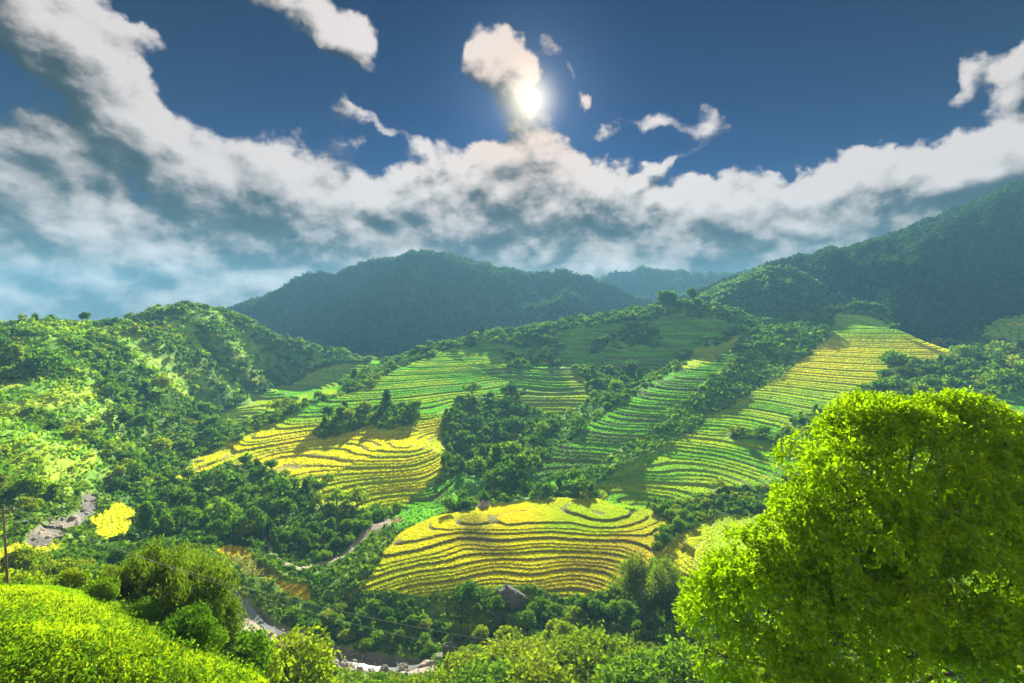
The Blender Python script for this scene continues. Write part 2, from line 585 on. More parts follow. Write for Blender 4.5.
NC = 1240
azs = np.radians(np.linspace(-56, 56, NC))
Ls = np.concatenate([np.linspace(math.log(2.5), math.log(20), 40, endpoint=False),
                     np.linspace(math.log(20), math.log(140), 260, endpoint=False),
                     np.linspace(math.log(140), math.log(300), 560, endpoint=False),
                     np.linspace(math.log(300), math.log(560), 380, endpoint=False),
                     np.linspace(math.log(560), math.log(800), 50)])
NR = len(Ls)
# evaluate on a coarser lattice, then resample (the surface is smooth)
ca = np.linspace(azs[0], azs[-1], 300)
cl_ = np.linspace(Ls[0], Ls[-1], 420)
CA, CLL = np.meshgrid(ca, cl_)
T0 = land(CA, CLL)


def cubic_resample(T, xs_old, xs_new, axis):
    h = xs_old[1] - xs_old[0]
    f = (xs_new - xs_old[0]) / h
    i = np.clip(np.floor(f).astype(int), 1, len(xs_old) - 3)
    t = (f - i)[:, None] if axis == 0 else (f - i)[None, :]
    tk = lambda k: np.take(T, i + k, axis=axis)
    p0, p1, p2, p3 = tk(-1), tk(0), tk(1), tk(2)
    return p1 + 0.5 * t * (p2 - p0 + t * (2 * p0 - 5 * p1 + 4 * p2 - p3 + t * (3 * (p1 - p2) + p3 - p0)))


T1 = cubic_resample(cubic_resample(T0, cl_, Ls, 0), ca, azs, 1)
AZ, LL = np.meshgrid(azs, Ls)
R = np.exp(LL)
X = R * np.sin(AZ)
Y = R * np.cos(AZ)
Z = R * T1
PX, PY = to_px(X, Y, Z)

# ---- land use, drawn as parcels on the survey
MW, MH = 700, 420   # raster of the survey: px -188..1212, py 0..840 at half resolution


def raster(poly, blur=2):
    p = (np.array(poly, float) + [188, 0]) / 2.0
    yy, xx = np.mgrid[0:MH, 0:MW]
    inside = np.zeros((MH, MW), bool)
    j = len(p) - 1
    for i in range(len(p)):
        xi, yi = p[i]
        xj, yj = p[j]
        if yi != yj:
            c = ((yi > yy) != (yj > yy)) & (xx < (xj - xi) * (yy - yi) / (yj - yi) + xi)
            inside ^= c
        j = i
    m = inside.astype(np.float32)
    for _ in range(2):
        for ax in (0, 1):
            acc = np.zeros_like(m)
            for k in range(-blur, blur + 1):
                acc += np.roll(m, k, ax)
            m = acc / (2 * blur + 1)
    return m


WX = PX + 7 * fbm(X / 9, Y / 9, 3, 3)
WY = PY + 4 * fbm(X / 9, Y / 9, 3, 9)


def sample(m, wx=None, wy=None):
    wx = WX if wx is None else wx
    wy = WY if wy is None else wy
    fx = np.clip((wx + 188) / 2, 0, MW - 1.01)
    fy = np.clip(wy / 2, 0, MH - 1.01)
    xi = fx.astype(int)
    yi = fy.astype(int)
    tx = (fx - xi).astype(np.float32)
    ty = (fy - yi).astype(np.float32)
    return (m[yi, xi] * (1 - tx) + m[yi, xi + 1] * tx) * (1 - ty) + (m[yi + 1, xi] * (1 - tx) + m[yi + 1, xi + 1] * tx) * ty


FIELDS = {  # name: (polygon, terrace step m, range limits)
    'lower': ([(350, 589), (372, 572), (385, 545), (408, 527), (440, 514), (520, 500), (560, 497), (640, 505), (672, 520), (658, 545), (652, 566), (625, 580), (597, 599), (560, 597), (520, 584), (440, 592), (390, 589)], 0.55, 140, 200),
    'lower_right': ([(656, 550), (690, 528), (720, 517), (775, 512), (800, 540), (760, 560), (720, 576), (660, 577)], 0.45, 140, 200),
    'ridge': ([(588, 492), (640, 462), (665, 447), (710, 418), (745, 398), (800, 362), (825, 342), (835, 308), (880, 307), (908, 326), (958, 350), (935, 361), (893, 356), (882, 376), (848, 395), (900, 400), (900, 440), (830, 470), (800, 478), (770, 484), (700, 494), (650, 507), (610, 502)], 0.85, 190, 520),
    'spur_b': ([(305, 495), (350, 465), (400, 435), (440, 415), (447, 450), (440, 480), (430, 502), (370, 510), (320, 504)], 0.8, 190, 310),
    'spur_a': ([(165, 480), (200, 458), (250, 436), (300, 411), (370, 380), (440, 351), (485, 345), (508, 360), (512, 380), (500, 398), (440, 415), (400, 436), (350, 464), (305, 492), (290, 478), (255, 462), (215, 470), (180, 482)], 0.85, 215, 460),
    'spur_a2': ([(205, 420), (270, 390), (330, 365), (388, 358), (375, 380), (330, 397), (260, 424)], 1.5, 370, 520),
    'small_left': ([(88, 518), (120, 502), (136, 508), (130, 528), (104, 542)], 0.6, 150, 215),
    'knob': ([(512, 405), (528, 385), (550, 365), (580, 372), (592, 400), (560, 418)], 1.7, 320, 430),
    'c_face': ([(512, 487), (560, 446), (620, 401), (672, 372), (700, 350), (742, 336), (738, 352), (715, 376), (660, 422), (600, 462), (545, 492)], 1.1, 200, 470),
    'shade_low': ([(385, 520), (430, 482), (470, 466), (494, 490), (450, 508), (405, 530)], 1.1, 180, 245),
    'right_far': ([(968, 335), (1000, 315), (1060, 292), (1060, 345), (1005, 345)], 2.0, 480, 680),
    'right_low': ([(975, 402), (1060, 385), (1060, 425), (1000, 425)], 1.4, 300, 400),
    'olive': ([(212, 542), (242, 545), (262, 560), (285, 578), (250, 580), (225, 562)], 0.9, 145, 190),
    'tip': ([(258, 566), (285, 578), (308, 582), (312, 602), (292, 594)], 0.8, 140, 175),
    'left_strip': ([(-40, 560), (0, 548), (40, 535), (62, 538), (55, 550), (10, 566), (-40, 580)], 0.8, 115, 175),
    'meadow': ([(-188, 583), (0, 583), (70, 588), (135, 608), (200, 650), (262, 683), (290, 760), (-188, 840)], 0, 18, 56),
    'mid_slope': ([(440, 352), (500, 338), (560, 330), (640, 322), (690, 312), (745, 325), (760, 345), (700, 354), (660, 378), (600, 408), (560, 422), (520, 418), (505, 380)], 1.7, 300, 560),
    'lit_crest': ([(665, 372), (700, 350), (742, 334), (738, 346), (705, 366)], 0, 360, 470),
}
FM = {}
wob = fbm(X / 40, Y / 40, 2, 77)
for k, (poly, step, r0, r1) in FIELDS.items():
    r1 = r1 * 1.09 if r1 > 150 else r1
    msk = sample(raster(poly, 1)) * sstep(r0 - 6, r0, R) * (1 - sstep(r1, r1 + 8, R))
    FM[k] = sstep(0.35, 0.65, msk).astype(np.float32)

FM['mid_slope'] = FM['mid_slope'] * sstep(-0.16, 0.02, fbm(X / 30, Y / 30, 3, 141))
# groves standing inside the fields
GROVES = [
    [(312, 432), (335, 418), (375, 405), (385, 418), (350, 432), (318, 440)], [(372, 425), (385, 405), (420, 410), (415, 425), (385, 436)],
    [(340, 392), (360, 372), (382, 366), (378, 382), (350, 396)], [(440, 420), (470, 400), (520, 398), (515, 440), (480, 480), (445, 470)],
    [(790, 420), (830, 410), (838, 425), (800, 440)],
]
GM = np.zeros_like(R, dtype=np.float32)
for gp in GROVES:
    GM = np.maximum(GM, sample(raster(gp, 2)) * (R > 195))
# dark thickets crossing the ridge terraces
GM = np.maximum(GM, sample(raster([(655, 509), (700, 501), (760, 490), (830, 478), (840, 494), (780, 504), (700, 513)], 1)) * (R > 180))
GM = np.maximum(GM, 0.75 * sample(raster([(700, 432), (760, 430), (800, 440), (800, 450), (740, 442)], 2)) * (R > 200))
field_all = np.zeros_like(R, dtype=np.float32)
for k in FM:
    if k != 'meadow':
        FM[k] = FM[k] * (1 - sstep(0.3, 0.6, GM))
        if k != 'lit_crest':
            field_all = np.maximum(field_all, FM[k])

# ---- natural relief
rough = (1 - field_all)
Z = Z + (fbm(X / 34, Y / 34, 4, 21) * np.clip((R - 60) / 160, 0, 1) * 4.0 + fbm(X / 7, Y / 7, 3, 31) * np.clip(R / 120, 0.12, 1) * 0.9) * (0.15 + 0.85 * rough)
Z = Z + fbm(X / 60, Y / 60, 2, 41) * 1.6 * field_all + fbm(X / 26, Y / 26, 2, 43) * 1.3 * FM['lower']
# stream bed
stream_m = np.maximum(sample(raster([(385, 690), (270, 662), (245, 640), (222, 615), (210, 590), (225, 582), (250, 600), (280, 622), (330, 640), (380, 650), (430, 655), (450, 690)], 1)) * (R > 104) * (R < 160),
                      sample(raster([(15, 540), (45, 520), (75, 508), (85, 492), (98, 490), (98, 506), (75, 526), (40, 545)], 1)) * (R > 140) * (R < 220)).astype(np.float32)
Z = Z - 1.2 * sstep(0.2, 0.8, stream_m)

# ---- terraces
tread_pos = np.zeros_like(R, dtype=np.float32)
riser = np.zeros_like(R, dtype=np.float32)
Zt = Z.copy()
QT = np.linspace(-400, 100, 60001)
QF = QT + 0.25 * np.sin(1.7 * QT) + 0.08 * np.sin(4.3 * QT + 1)      # treads of uneven width


def FQ(q):
    return q + 0.25 * np.sin(1.7 * q) + 0.08 * np.sin(4.3 * q + 1)


for k, (poly, step, r0, r1) in FIELDS.items():
    if step <= 0:
        continue
    st = step * (1 + 0.25 * fbm(X / 90, Y / 90, 2, 55))
    q = FQ(Z / step + 0.35 * wob)
    fl = np.floor(q)
    fr = q - fl
    prof = sstep(0.76, 0.97, fr) * 0.96 + 0.04 * fr
    zk = (np.interp(fl + prof, QF, QT) - 0.35 * wob) * step
    Zt = Zt + (zk - Z) * FM[k]
    riser = np.maximum(riser, sstep(0.70, 0.77, fr) * FM[k])
    tread_pos = np.where(FM[k] > 0.5, fr, tread_pos)
Z = Zt


# ---- ground cover colours
def C(r, g, b):
    return np.array([r, g, b], np.float32)


soil = C(0.075, 0.075, 0.025)
scrub = C(0.05, 0.12, 0.016)
scrub_l = C(0.12, 0.20, 0.018)
cov = np.empty(R.shape + (3,), np.float32)
nn = sstep(-0.25, 0.35, fbm(X / 16, Y / 16, 4, 61))[..., None]
cov[:] = scrub * (1 - nn) + scrub_l * nn
yellow = C(0.50, 0.46, 0.006)
gold = C(0.55, 0.42, 0.008)
lime = C(0.28, 0.38, 0.012)
green = C(0.10, 0.30, 0.012)
dgreen = C(0.06, 0.14, 0.022)
straw = C(0.34, 0.24, 0.07)


def paint(mask, col):
    global cov
    cov = cov * (1 - mask[..., None]) + col * mask[..., None]


def mixc(a, b, f):
    return a * (1 - f[..., None]) + b * f[..., None]


lv = np.floor(Z / 1.3)
par = vnoise(X / 26 + lv * 0.3, Y / 26 + lv * 1.7, 90)       # each parcel ripens at its own time
par2 = sstep(0.3, 0.7, par)
paint(FM['lower'], mixc(mixc(yellow + 0 * cov, lime, 0.25 + 0.3 * par2), gold, 0.25 * sstep(0.55, 0.8, fbm(X / 18, Y / 18, 2, 5) + 0.5)))
paint(FM['lower'] * sample(raster([(555, 500), (640, 500), (672, 512), (600, 530), (540, 540)], 5)), mixc(lime + 0 * cov, green, par2 * 0.6))
paint(FM['lower'] * sample(raster([(560, 560), (610, 540), (625, 518), (672, 515), (662, 560), (600, 590), (570, 580)], 4)) * 0.6, mixc(straw + 0 * cov, yellow, par2 * 0.5))
paint(FM['lower'] * sample(raster([(462, 515), (476, 514), (500, 545), (520, 556), (480, 552), (455, 540)], 3)) * 0.8, C(0.13, 0.12, 0.04) + 0 * cov)
paint(FM['lower'] * sample(raster([(480, 508), (530, 498), (530, 525), (490, 530)], 4)) * 0.9, gold + 0 * cov)
paint(FM['lower_right'], mixc(lime + 0 * cov, yellow, sstep(560, 545, 0 * R + 552) * 0 + 0.6 * sstep(720, 680, PX)))
topy = (1 - sstep(375, 400, PY)) * (0.25 + 0.75 * sstep(328, 345, PY))
paint(FM['ridge'], mixc(mixc(green + 0 * cov, lime, 0.1 + 0.65 * par2), mixc(yellow + 0 * cov, lime, par2 * 0.5), topy * 0.9 + 0.2 * sstep(0.55, 0.9, par) * (1 - topy)))
paint(FM['ridge'] * sstep(342, 325, PY), mixc(lime + 0 * cov, green, 0.55 + 0 * par2))
paint(FM['spur_b'], mixc(yellow + 0 * cov, lime, 0.2 + 0.5 * par2))
yb = sstep(410, 440, PY)
paint(FM['spur_a'], mixc(mixc(green + 0 * cov, lime, par2 * 0.7), mixc(yellow + 0 * cov, lime, par2 * 0.5), yb))
paint(FM['spur_a2'], mixc(green + 0 * cov, lime, par2))
paint(FM['small_left'], mixc(yellow + 0 * cov, lime, par2 * 0.4))
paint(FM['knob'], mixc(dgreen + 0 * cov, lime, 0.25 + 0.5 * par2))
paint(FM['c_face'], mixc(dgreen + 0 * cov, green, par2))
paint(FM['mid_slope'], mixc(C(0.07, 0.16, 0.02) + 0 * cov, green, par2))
paint(FM['lit_crest'], lime + 0 * cov)  # sunlit strip along the crest, its light put in as lime colour
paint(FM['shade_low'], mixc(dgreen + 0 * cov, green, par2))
paint(FM['right_far'], mixc(lime + 0 * cov, green, par2 * 0.6))
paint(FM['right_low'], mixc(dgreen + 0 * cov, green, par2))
paint(FM['olive'], mixc(C(0.16, 0.17, 0.02) + 0 * cov, gold, sstep(556, 548, PY)))
paint(FM['tip'], gold + 0 * cov)
paint(FM['left_strip'], mixc(yellow + 0 * cov, lime, 0.2 + 0.5 * par2))
paint(FM['meadow'], mixc(C(0.24, 0.31, 0.010) + 0 * cov, C(0.13, 0.20, 0.012), nn[..., 0]))
# grass slopes between the bushes of the left hillside
lhm = sample(raster([(-188, 330), (60, 318), (250, 318), (285, 350), (160, 430), (90, 490), (-188, 540)], 6)) * (R > 150)
gl_n = sstep(0.0, 0.4, fbm(X / 22, Y / 22, 4, 71))
gl_n = sstep(-0.12, 0.22, fbm(X / 22, Y / 22, 4, 71))
paint(lhm * gl_n * 0.9, mixc(C(0.13, 0.27, 0.012) + 0 * cov, C(0.25, 0.34, 0.012), par2))
# open grass between the woods of the middle hill, and on the right hillside
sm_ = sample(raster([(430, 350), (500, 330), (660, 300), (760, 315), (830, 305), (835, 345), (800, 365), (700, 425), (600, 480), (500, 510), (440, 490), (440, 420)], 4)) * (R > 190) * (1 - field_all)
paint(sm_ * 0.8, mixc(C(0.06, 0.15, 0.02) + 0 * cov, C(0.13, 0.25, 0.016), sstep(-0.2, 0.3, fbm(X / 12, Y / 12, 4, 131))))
rh_ = sample(raster([(940, 330), (1000, 295), (1212, 250), (1212, 420), (1000, 400)], 4)) * (R > 250) * (1 - field_all)
paint(rh_ * 0.8, mixc(C(0.08, 0.19, 0.02) + 0 * cov, C(0.20, 0.32, 0.016), sstep(-0.2, 0.3, fbm(X / 20, Y / 20, 4, 133))))
# risers: bare earth and grass banks
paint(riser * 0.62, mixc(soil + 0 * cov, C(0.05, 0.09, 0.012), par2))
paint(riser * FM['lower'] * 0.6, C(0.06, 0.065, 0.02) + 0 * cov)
# stream gravel
paint(sstep(0.25, 0.6, stream_m), mixc(C(0.20, 0.175, 0.13) + 0 * cov, C(0.10, 0.095, 0.08), nn[..., 0]))
# footpath along the foot of the spur
path_px = [(255, 515), (262, 528), (270, 545), (285, 562), (297, 568), (320, 562), (345, 550), (362, 535), (380, 525), (400, 518)]
pd = np.full(R.shape, 1e9, np.float32)
for (x0, y0), (x1, y1) in zip(path_px[:-1], path_px[1:]):
    vx, vy = x1 - x0, y1 - y0
    t = np.clip(((PX - x0) * vx + (PY - y0) * vy) / (vx * vx + vy * vy), 0, 1)
    pd = np.minimum(pd, np.hypot(PX - x0 - t * vx, PY - y0 - t * vy))
pathm = (1 - sstep(1.6, 3.2, pd)) * (R > 140) * (R < 210)
paint(pathm, C(0.22, 0.19, 0.13) + 0 * cov)

VERT = np.stack([X, Y, Z], -1).reshape(-1, 3)
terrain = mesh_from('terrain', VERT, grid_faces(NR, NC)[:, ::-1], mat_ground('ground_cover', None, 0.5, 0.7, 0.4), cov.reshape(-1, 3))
terrain['kind'] = 'structure'

# visibility of each lattice point from the road, for deciding which plants are in view
TZ = Z / R
cm = np.maximum.accumulate(TZ, axis=0)
cm = np.vstack([np.full((1, NC), -9.0), cm[:-1]])
hidden = np.maximum(0, (cm - TZ)) * R       # metres below the line of sight


def ground_z(x, y):
    a = np.arctan2(x, y)
    l = np.log(np.hypot(x, y))
    fi = np.interp(l, Ls, np.arange(NR))
    fj = (a - azs[0]) / (azs[1] - azs[0])
    i = np.clip(fi.astype(int) if hasattr(fi, 'astype') else int(fi), 0, NR - 2)
    j = np.clip(fj.astype(int) if hasattr(fj, 'astype') else int(fj), 0, NC - 2)
    u = fi - i
    v = fj - j
    return (Z[i, j] * (1 - v) + Z[i, j + 1] * v) * (1 - u) + (Z[i + 1, j] * (1 - v) + Z[i + 1, j + 1] * v) * u


def hit(px, py, rmin=10):
    """where the view ray through a photo pixel first meets the ground beyond rmin"""
    x, y, z = ray(px, py)
    h = math.hypot(x, y)
    a = math.atan2(x, y)
    j = int(round((a - azs[0]) / (azs[1] - azs[0])))
    t = z / h
    for i in range(NR):
        if R[i, j] > rmin and TZ[i, j] >= t:
            return float(X[i, j]), float(Y[i, j]), float(Z[i, j]), float(R[i, j])
    return None


# wide low plain under everything, out to the horizon
gp = mesh_from('ground', np.array([(-1880, -400, -128), (1880, -400, -128), (1880, 1980, -128), (-1880, 1980, -128)]), np.array([[0, 1, 2, 3]]), mat_ground('plain_cover', (0.05, 0.09, 0.03), 0.4, 0.05, 0.4))
gp['kind'] = 'structure'
# the bank behind and beside the camera
bank = []
ba = np.radians(np.linspace(56, 304, 120))
br = np.exp(np.linspace(math.log(2.5), math.log(800), 60))
BA, BR = np.meshgrid(ba, br)
mixf = (BA - ba[0]) / (ba[-1] - ba[0])
zl = np.interp(np.log(BR), Ls, Z[:, -1])
zr = np.interp(np.log(BR), Ls, Z[:, 0])
up = np.minimum(BR * 0.30 - 2.2, 40) + fbm(BR * np.sin(BA) / 30, BR * np.cos(BA) / 30, 3, 8) * np.clip(BR / 20, 0, 4)
wgt = np.sin(mixf * math.pi) ** 0.6
zz = (zl * (1 - mixf) + zr * mixf) * (1 - wgt) + up * wgt
hb = mesh_from('hill', np.stack([BR * np.sin(BA), BR * np.cos(BA), zz], -1).reshape(-1, 3), grid_faces(60, 120)[:, ::-1], mat_ground('hill_cover', (0.10, 0.14, 0.02), 0.5, 0.4, 0.5), smooth=True)
hb['kind'] = 'structure'


# ------------------------------------------------------------------ mountains
def mountain(name, prof, rc, width, zfoot, spur, seed, col, ncol=900, nrow=260, tree=1.6):
    prof = np.array(prof, float)
    x, y, z = at(prof[:, 0], prof[:, 1], np.full(len(prof), float(rc)))
    pa = np.arctan2(x, y)
    a = np.linspace(pa[0], pa[-1], ncol)
    zc = np.interp(a, pa, z)
    k = np.ones(5) / 5
    zc = np.convolve(np.pad(zc, 2, mode='edge'), k, 'valid')
    zc = zc + fbm(a * 42, a * 0 + seed, 4, seed, 0.6) * rc * 0.0075
    s = np.concatenate([np.linspace(0, 1, nrow - 30), np.linspace(1.02, 1.7, 30)])
    A, S = np.meshgrid(a, s)
    base = np.interp(A, a, zc)
    sx_ = A * rc / spur
    rid = 1 - np.abs(fbm(sx_ * 0.55 + 0.35 * S, S * 0.7, 4, seed)) * 2
    rid2 = 1 - np.abs(fbm(sx_ * 1.7 - 0.5 * S, S * 2.0, 4, seed + 9)) * 2
    up = np.minimum(S, 1)
    env = up ** 1.05
    wsp = np.clip(up * (1 - up) * 4, 0, 1)
    r = rc - width * (1 - S) + wsp * width * 0.25 * (0.5 - rid)
    zz = zfoot + (base - zfoot) * (env + wsp * 0.30 * (rid - 0.5) + wsp * 0.12 * (rid2 - 0.5))
    over = np.maximum(S - 1, 0)
    zz = zz - over * (base - zfoot) * 0.8
    xx = r * np.sin(A)
    yy = r * np.cos(A)
    zz = zz + fbm(xx / 16, yy / 16, 4, seed + 3, 0.65) * tree
    hfac = sstep(-0.2, 0.3, fbm(xx / 90, yy / 90, 4, seed + 5))[..., None]
    cv = np.array(col[0], np.float32) * (1 - hfac) + np.array(col[1], np.float32) * hfac
    o = mesh_from(name, np.stack([xx, yy, zz], -1).reshape(-1, 3), grid_faces(len(s), ncol)[:, ::-1], MOUNT, cv.reshape(-1, 3), smooth=True)
    o['kind'] = 'structure'
    MTN.append((xx[:nrow - 20], yy[:nrow - 20], zz[:nrow - 20]))
    return o


MTN = []
MOUNT = mat_ground('mountain_forest', None, 1.0, 0.09, 0.5)
fcol = ((0.022, 0.045, 0.02), (0.04, 0.07, 0.026))
mountain('mountain', [(60, 345), (130, 328), (190, 318), (225, 312), (250, 303), (280, 290), (308, 274), (320, 271), (335, 273), (365, 262), (400, 255), (430, 253), (452, 256), (470, 260), (500, 269), (530, 272), (560, 270), (585, 276), (610, 285), (640, 297), (680, 310), (720, 325)], 1050, 340, -80, 200, 5, fcol)
mountain('mountain', [(480, 330), (530, 305), (570, 284), (600, 276), (640, 267), (660, 269), (690, 273), (725, 272), (760, 268), (800, 264), (850, 262), (900, 270), (960, 290)], 1500, 380, -40, 300, 15, fcol)
mountain('mountain', [(640, 320), (690, 296), (730, 280), (765, 268), (790, 262), (815, 254), (850, 249), (880, 241), (920, 226), (960, 209), (1000, 194), (1024, 184), (1070, 177), (1130, 174), (1220, 176)], 800, 250, -50, 130, 25, fcol)
mountain('hill', [(655, 320), (690, 304), (715, 290), (745, 276), (765, 270), (785, 270), (805, 277), (830, 292), (860, 304), (900, 314)], 690, 110, -25, 90, 35, ((0.06, 0.12, 0.02), (0.13, 0.20, 0.03)), 400, 150, 2.0)

# ------------------------------------------------------------------ haze
hm, N, o = mat_new('haze')
pv = N.n('ShaderNodeVolumePrincipled')
pv.inputs['Color'].default_value = (0.17, 0.42, 0.62, 1)
pv.inputs['Density'].default_value = 0.00029
pv.inputs['Anisotropy'].default_value = 0.0
N.put(o.inputs['Volume'], pv.outputs[0])
hx0, hx1, hy0, hy1, hz0, hz1 = -1900, 1900, -420, 2000, -129, 158
hv = np.array([(x, y, z) for z in (hz0, hz1) for y in (hy0, hy1) for x in (hx0, hx1)], float)
haze = mesh_from('haze', hv, np.array([[0, 2, 3, 1], [4, 5, 7, 6], [0, 1, 5, 4], [2, 6, 7, 3], [0, 4, 6, 2], [1, 3, 7, 5]]), hm)
haze['kind'] = 'stuff'

# ------------------------------------------------------------------ foliage builders
def quads(P, U, V, fold=None):
    """one leaf quad per row: centre P, half-axes U and V (diamond leaf)"""
    n = len(P)
    v = np.empty((n, 4, 3), np.float32)
    v[:, 0] = P - U
    v[:, 1] = P + V
    v[:, 2] = P + U
    v[:, 3] = P - V
    if fold is not None:
        v[:, 1] += fold
        v[:, 3] += fold
    f = np.arange(n * 4, dtype=np.int32).reshape(n, 4)
    return v.reshape(-1, 3), f


def unit(a):
    return a / (np.linalg.norm(a, axis=-1, keepdims=True) + 1e-9)


def rdir(n, g):
    return unit(g.normal(size=(n, 3)))


def lobed_leaves(lobes, n, size, g, depth=0.35, droop=0.25, slim=0.55):
    """leaf cards spread through the outer volume of a set of ellipsoid lobes"""
    lob = np.array(lobes, float)
    w = (lob[:, 3] * lob[:, 4]) ** 1.0
    idx = g.choice(len(lob), n, p=w / w.sum())
    dn = rdir(n, g)
    rad = 1.0 - depth * g.random(n) ** 1.6 + 0.06 * g.normal(size=n)
    L = lob[idx]
    # irregular surface: push in and out by a lumpy field
    bump = 1 + 0.16 * np.sin(dn[:, 0] * 7 + idx * 1.7) * np.sin(dn[:, 1] * 6 + idx) + 0.10 * np.sin(dn[:, 2] * 11 + idx * 2.3)
    P = L[:, :3] + dn * np.stack([L[:, 3], L[:, 3], L[:, 4]], 1) * (rad * bump)[:, None]
    nrm = unit(dn * 0.7 + rdir(n, g) * 0.9 + np.array([0, 0, 0.25]))
    U = unit(np.cross(nrm, rdir(n, g)))
    U = unit(U + np.array([0, 0, -droop]))
    V = unit(np.cross(nrm, U))
    s = size * (0.55 + 0.9 * g.random(n))[:, None]
    return P, U * s * 0.5 * 1.25, V * s * 0.5 * slim * 1.25


def tube(pts, radii, seg=6):
    pts = np.array(pts, float)
    V, F = [], []
    for i, p in enumerate(pts):
        t = pts[min(i + 1, len(pts) - 1)] - pts[max(i - 1, 0)]
        t = t / (np.linalg.norm(t) + 1e-9)
        a = np.cross(t, (0.31, 0.95, 0.05))
        a /= np.linalg.norm(a)
        b = np.cross(t, a)
        for k in range(seg):
            an = 2 * math.pi * k / seg
            V.append(p + radii[i] * (math.cos(an) * a + math.sin(an) * b))
    for i in range(len(pts) - 1):
        for k in range(seg):
            F.append([i * seg + k, i * seg + (k + 1) % seg, (i + 1) * seg + (k + 1) % seg, (i + 1) * seg + k])
    e = (len(pts) - 1) * seg
    for q in range(1, seg - 2, 2):
        F.append([e, e + q, e + q + 1, e + min(q + 2, seg - 1)])
    return np.array(V), np.array(F)


def join(parts):
    V, F, n = [], [], 0
    for v, f in parts:
        V.append(v)
        F.append(np.asarray(f) + n)
        n += len(v)
    return np.concatenate(V), np.concatenate(F)


BARK = mat_plain('bark', (0.10, 0.075, 0.05), nscale=6.0)
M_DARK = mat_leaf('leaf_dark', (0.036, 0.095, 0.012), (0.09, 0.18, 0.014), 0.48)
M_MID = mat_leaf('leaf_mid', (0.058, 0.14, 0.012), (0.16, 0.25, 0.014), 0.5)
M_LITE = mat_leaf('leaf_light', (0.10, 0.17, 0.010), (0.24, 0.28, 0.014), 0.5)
M_BAMB = mat_leaf('leaf_bamboo', (0.06, 0.11, 0.014), (0.15, 0.20, 0.02), 0.45)
M_STUFF = mat_leaf('leaf_mass', (0, 0, 0), (0, 0, 0), 0.42, use_attr=True)
M_RICE = mat_leaf('rice_leaf', (0, 0, 0), (0, 0, 0), 0.5, use_attr=True, tint=(1.2, 1.3, 0.5))


def tree_shape(kind, g, n, size):
    """a tree one metre tall: (trunk mesh, crown mesh data)"""
    lobes = []
    if kind == 'round':
        for k in range(8):
            a = 2 * math.pi * k / 7 + g.random()
            q = 0.20 if k < 7 else 0
            lobes.append((q * math.cos(a), q * math.sin(a), 0.50 + 0.22 * g.random() if k < 7 else 0.74, 0.17 + 0.07 * g.random(), 0.17 + 0.06 * g.random()))
    elif kind == 'tall':
        for k in range(8):
            a = 2.4 * k
            h = 0.30 + 0.075 * k
            q = 0.10 * (1 - 0.6 * k / 8)
            lobes.append((q * math.cos(a), q * math.sin(a), h + 0.03, 0.16 * (1.15 - 0.55 * k / 8), 0.13))
    elif kind == 'wide':
        for k in range(10):
            a = 2 * math.pi * k / 8 + 0.5 * g.random()
            q = 0.36 if k < 8 else 0.12
            lobes.append((q * math.cos(a), q * math.sin(a), (0.55 if k < 8 else 0.78) + 0.14 * g.random(), 0.21, 0.15 + 0.05 * g.random()))
    elif kind == 'bush':
        for k in range(7):
            a = 2 * math.pi * k / 6 + g.random()
            q = 0.42 if k < 6 else 0.0
            lobes.append((q * math.cos(a), q * math.sin(a), 0.38 + 0.22 * g.random() if k < 6 else 0.62, 0.30 + 0.10 * g.random(), 0.30 + 0.06 * g.random()))
    P, U, V = lobed_leaves(lobes, n, size, g)
    crown = quads(P, U, V)
    tr = []
    tr.append(tube([(0, 0, -0.06), (0.012, 0, 0.2), (-0.01, 0.01, 0.42), (0.0, 0.0, 0.66)], [0.034, 0.026, 0.019, 0.008]))
    for L in lobes[:6]:
        z0 = 0.25 + 0.25 * g.random()
        tr.append(tube([(0, 0, z0), (L[0] * 0.5, L[1] * 0.5, (z0 + L[2]) / 2 + 0.02), (L[0], L[1], L[2])], [0.015, 0.01, 0.004], 5))
    return join(tr), crown


PROTO = {}
gp_ = np.random.default_rng(11)
for kind in ('round', 'tall', 'wide', 'bush'):
    for tier, n, size in (('near', 1700, 0.075 if kind != 'bush' else 0.13), ('far', 380, 0.125 if kind != 'bush' else 0.21), ('close', 9000, 0.032 if kind != 'bush' else 0.055)):
        if tier == 'close' and kind in ('wide', 'round'):
            continue
        for var in range(3):
            tr, cr = tree_shape(kind, gp_, n, size)
            for mn, mt in (('dark', M_DARK), ('mid', M_MID), ('light', M_LITE)):
                me = mesh_from('crown', cr[0], cr[1], mt, link=False)
                tm = mesh_from('trunk', tr[0], tr[1], BARK, smooth=True, link=False)
                PROTO[(kind, tier, var, mn)] = (tm, me)


def empty(name, loc, label, cat, group=None):
    o = bpy.data.objects.new(name, None)
    COL.objects.link(o)
    o.location = loc
    o.empty_display_size = 0.5
    tag(o, label, cat, group)
    return o


def child(name, me, parent):
    o = bpy.data.objects.new(name, me)
    COL.objects.link(o)
    o.parent = parent
    return o


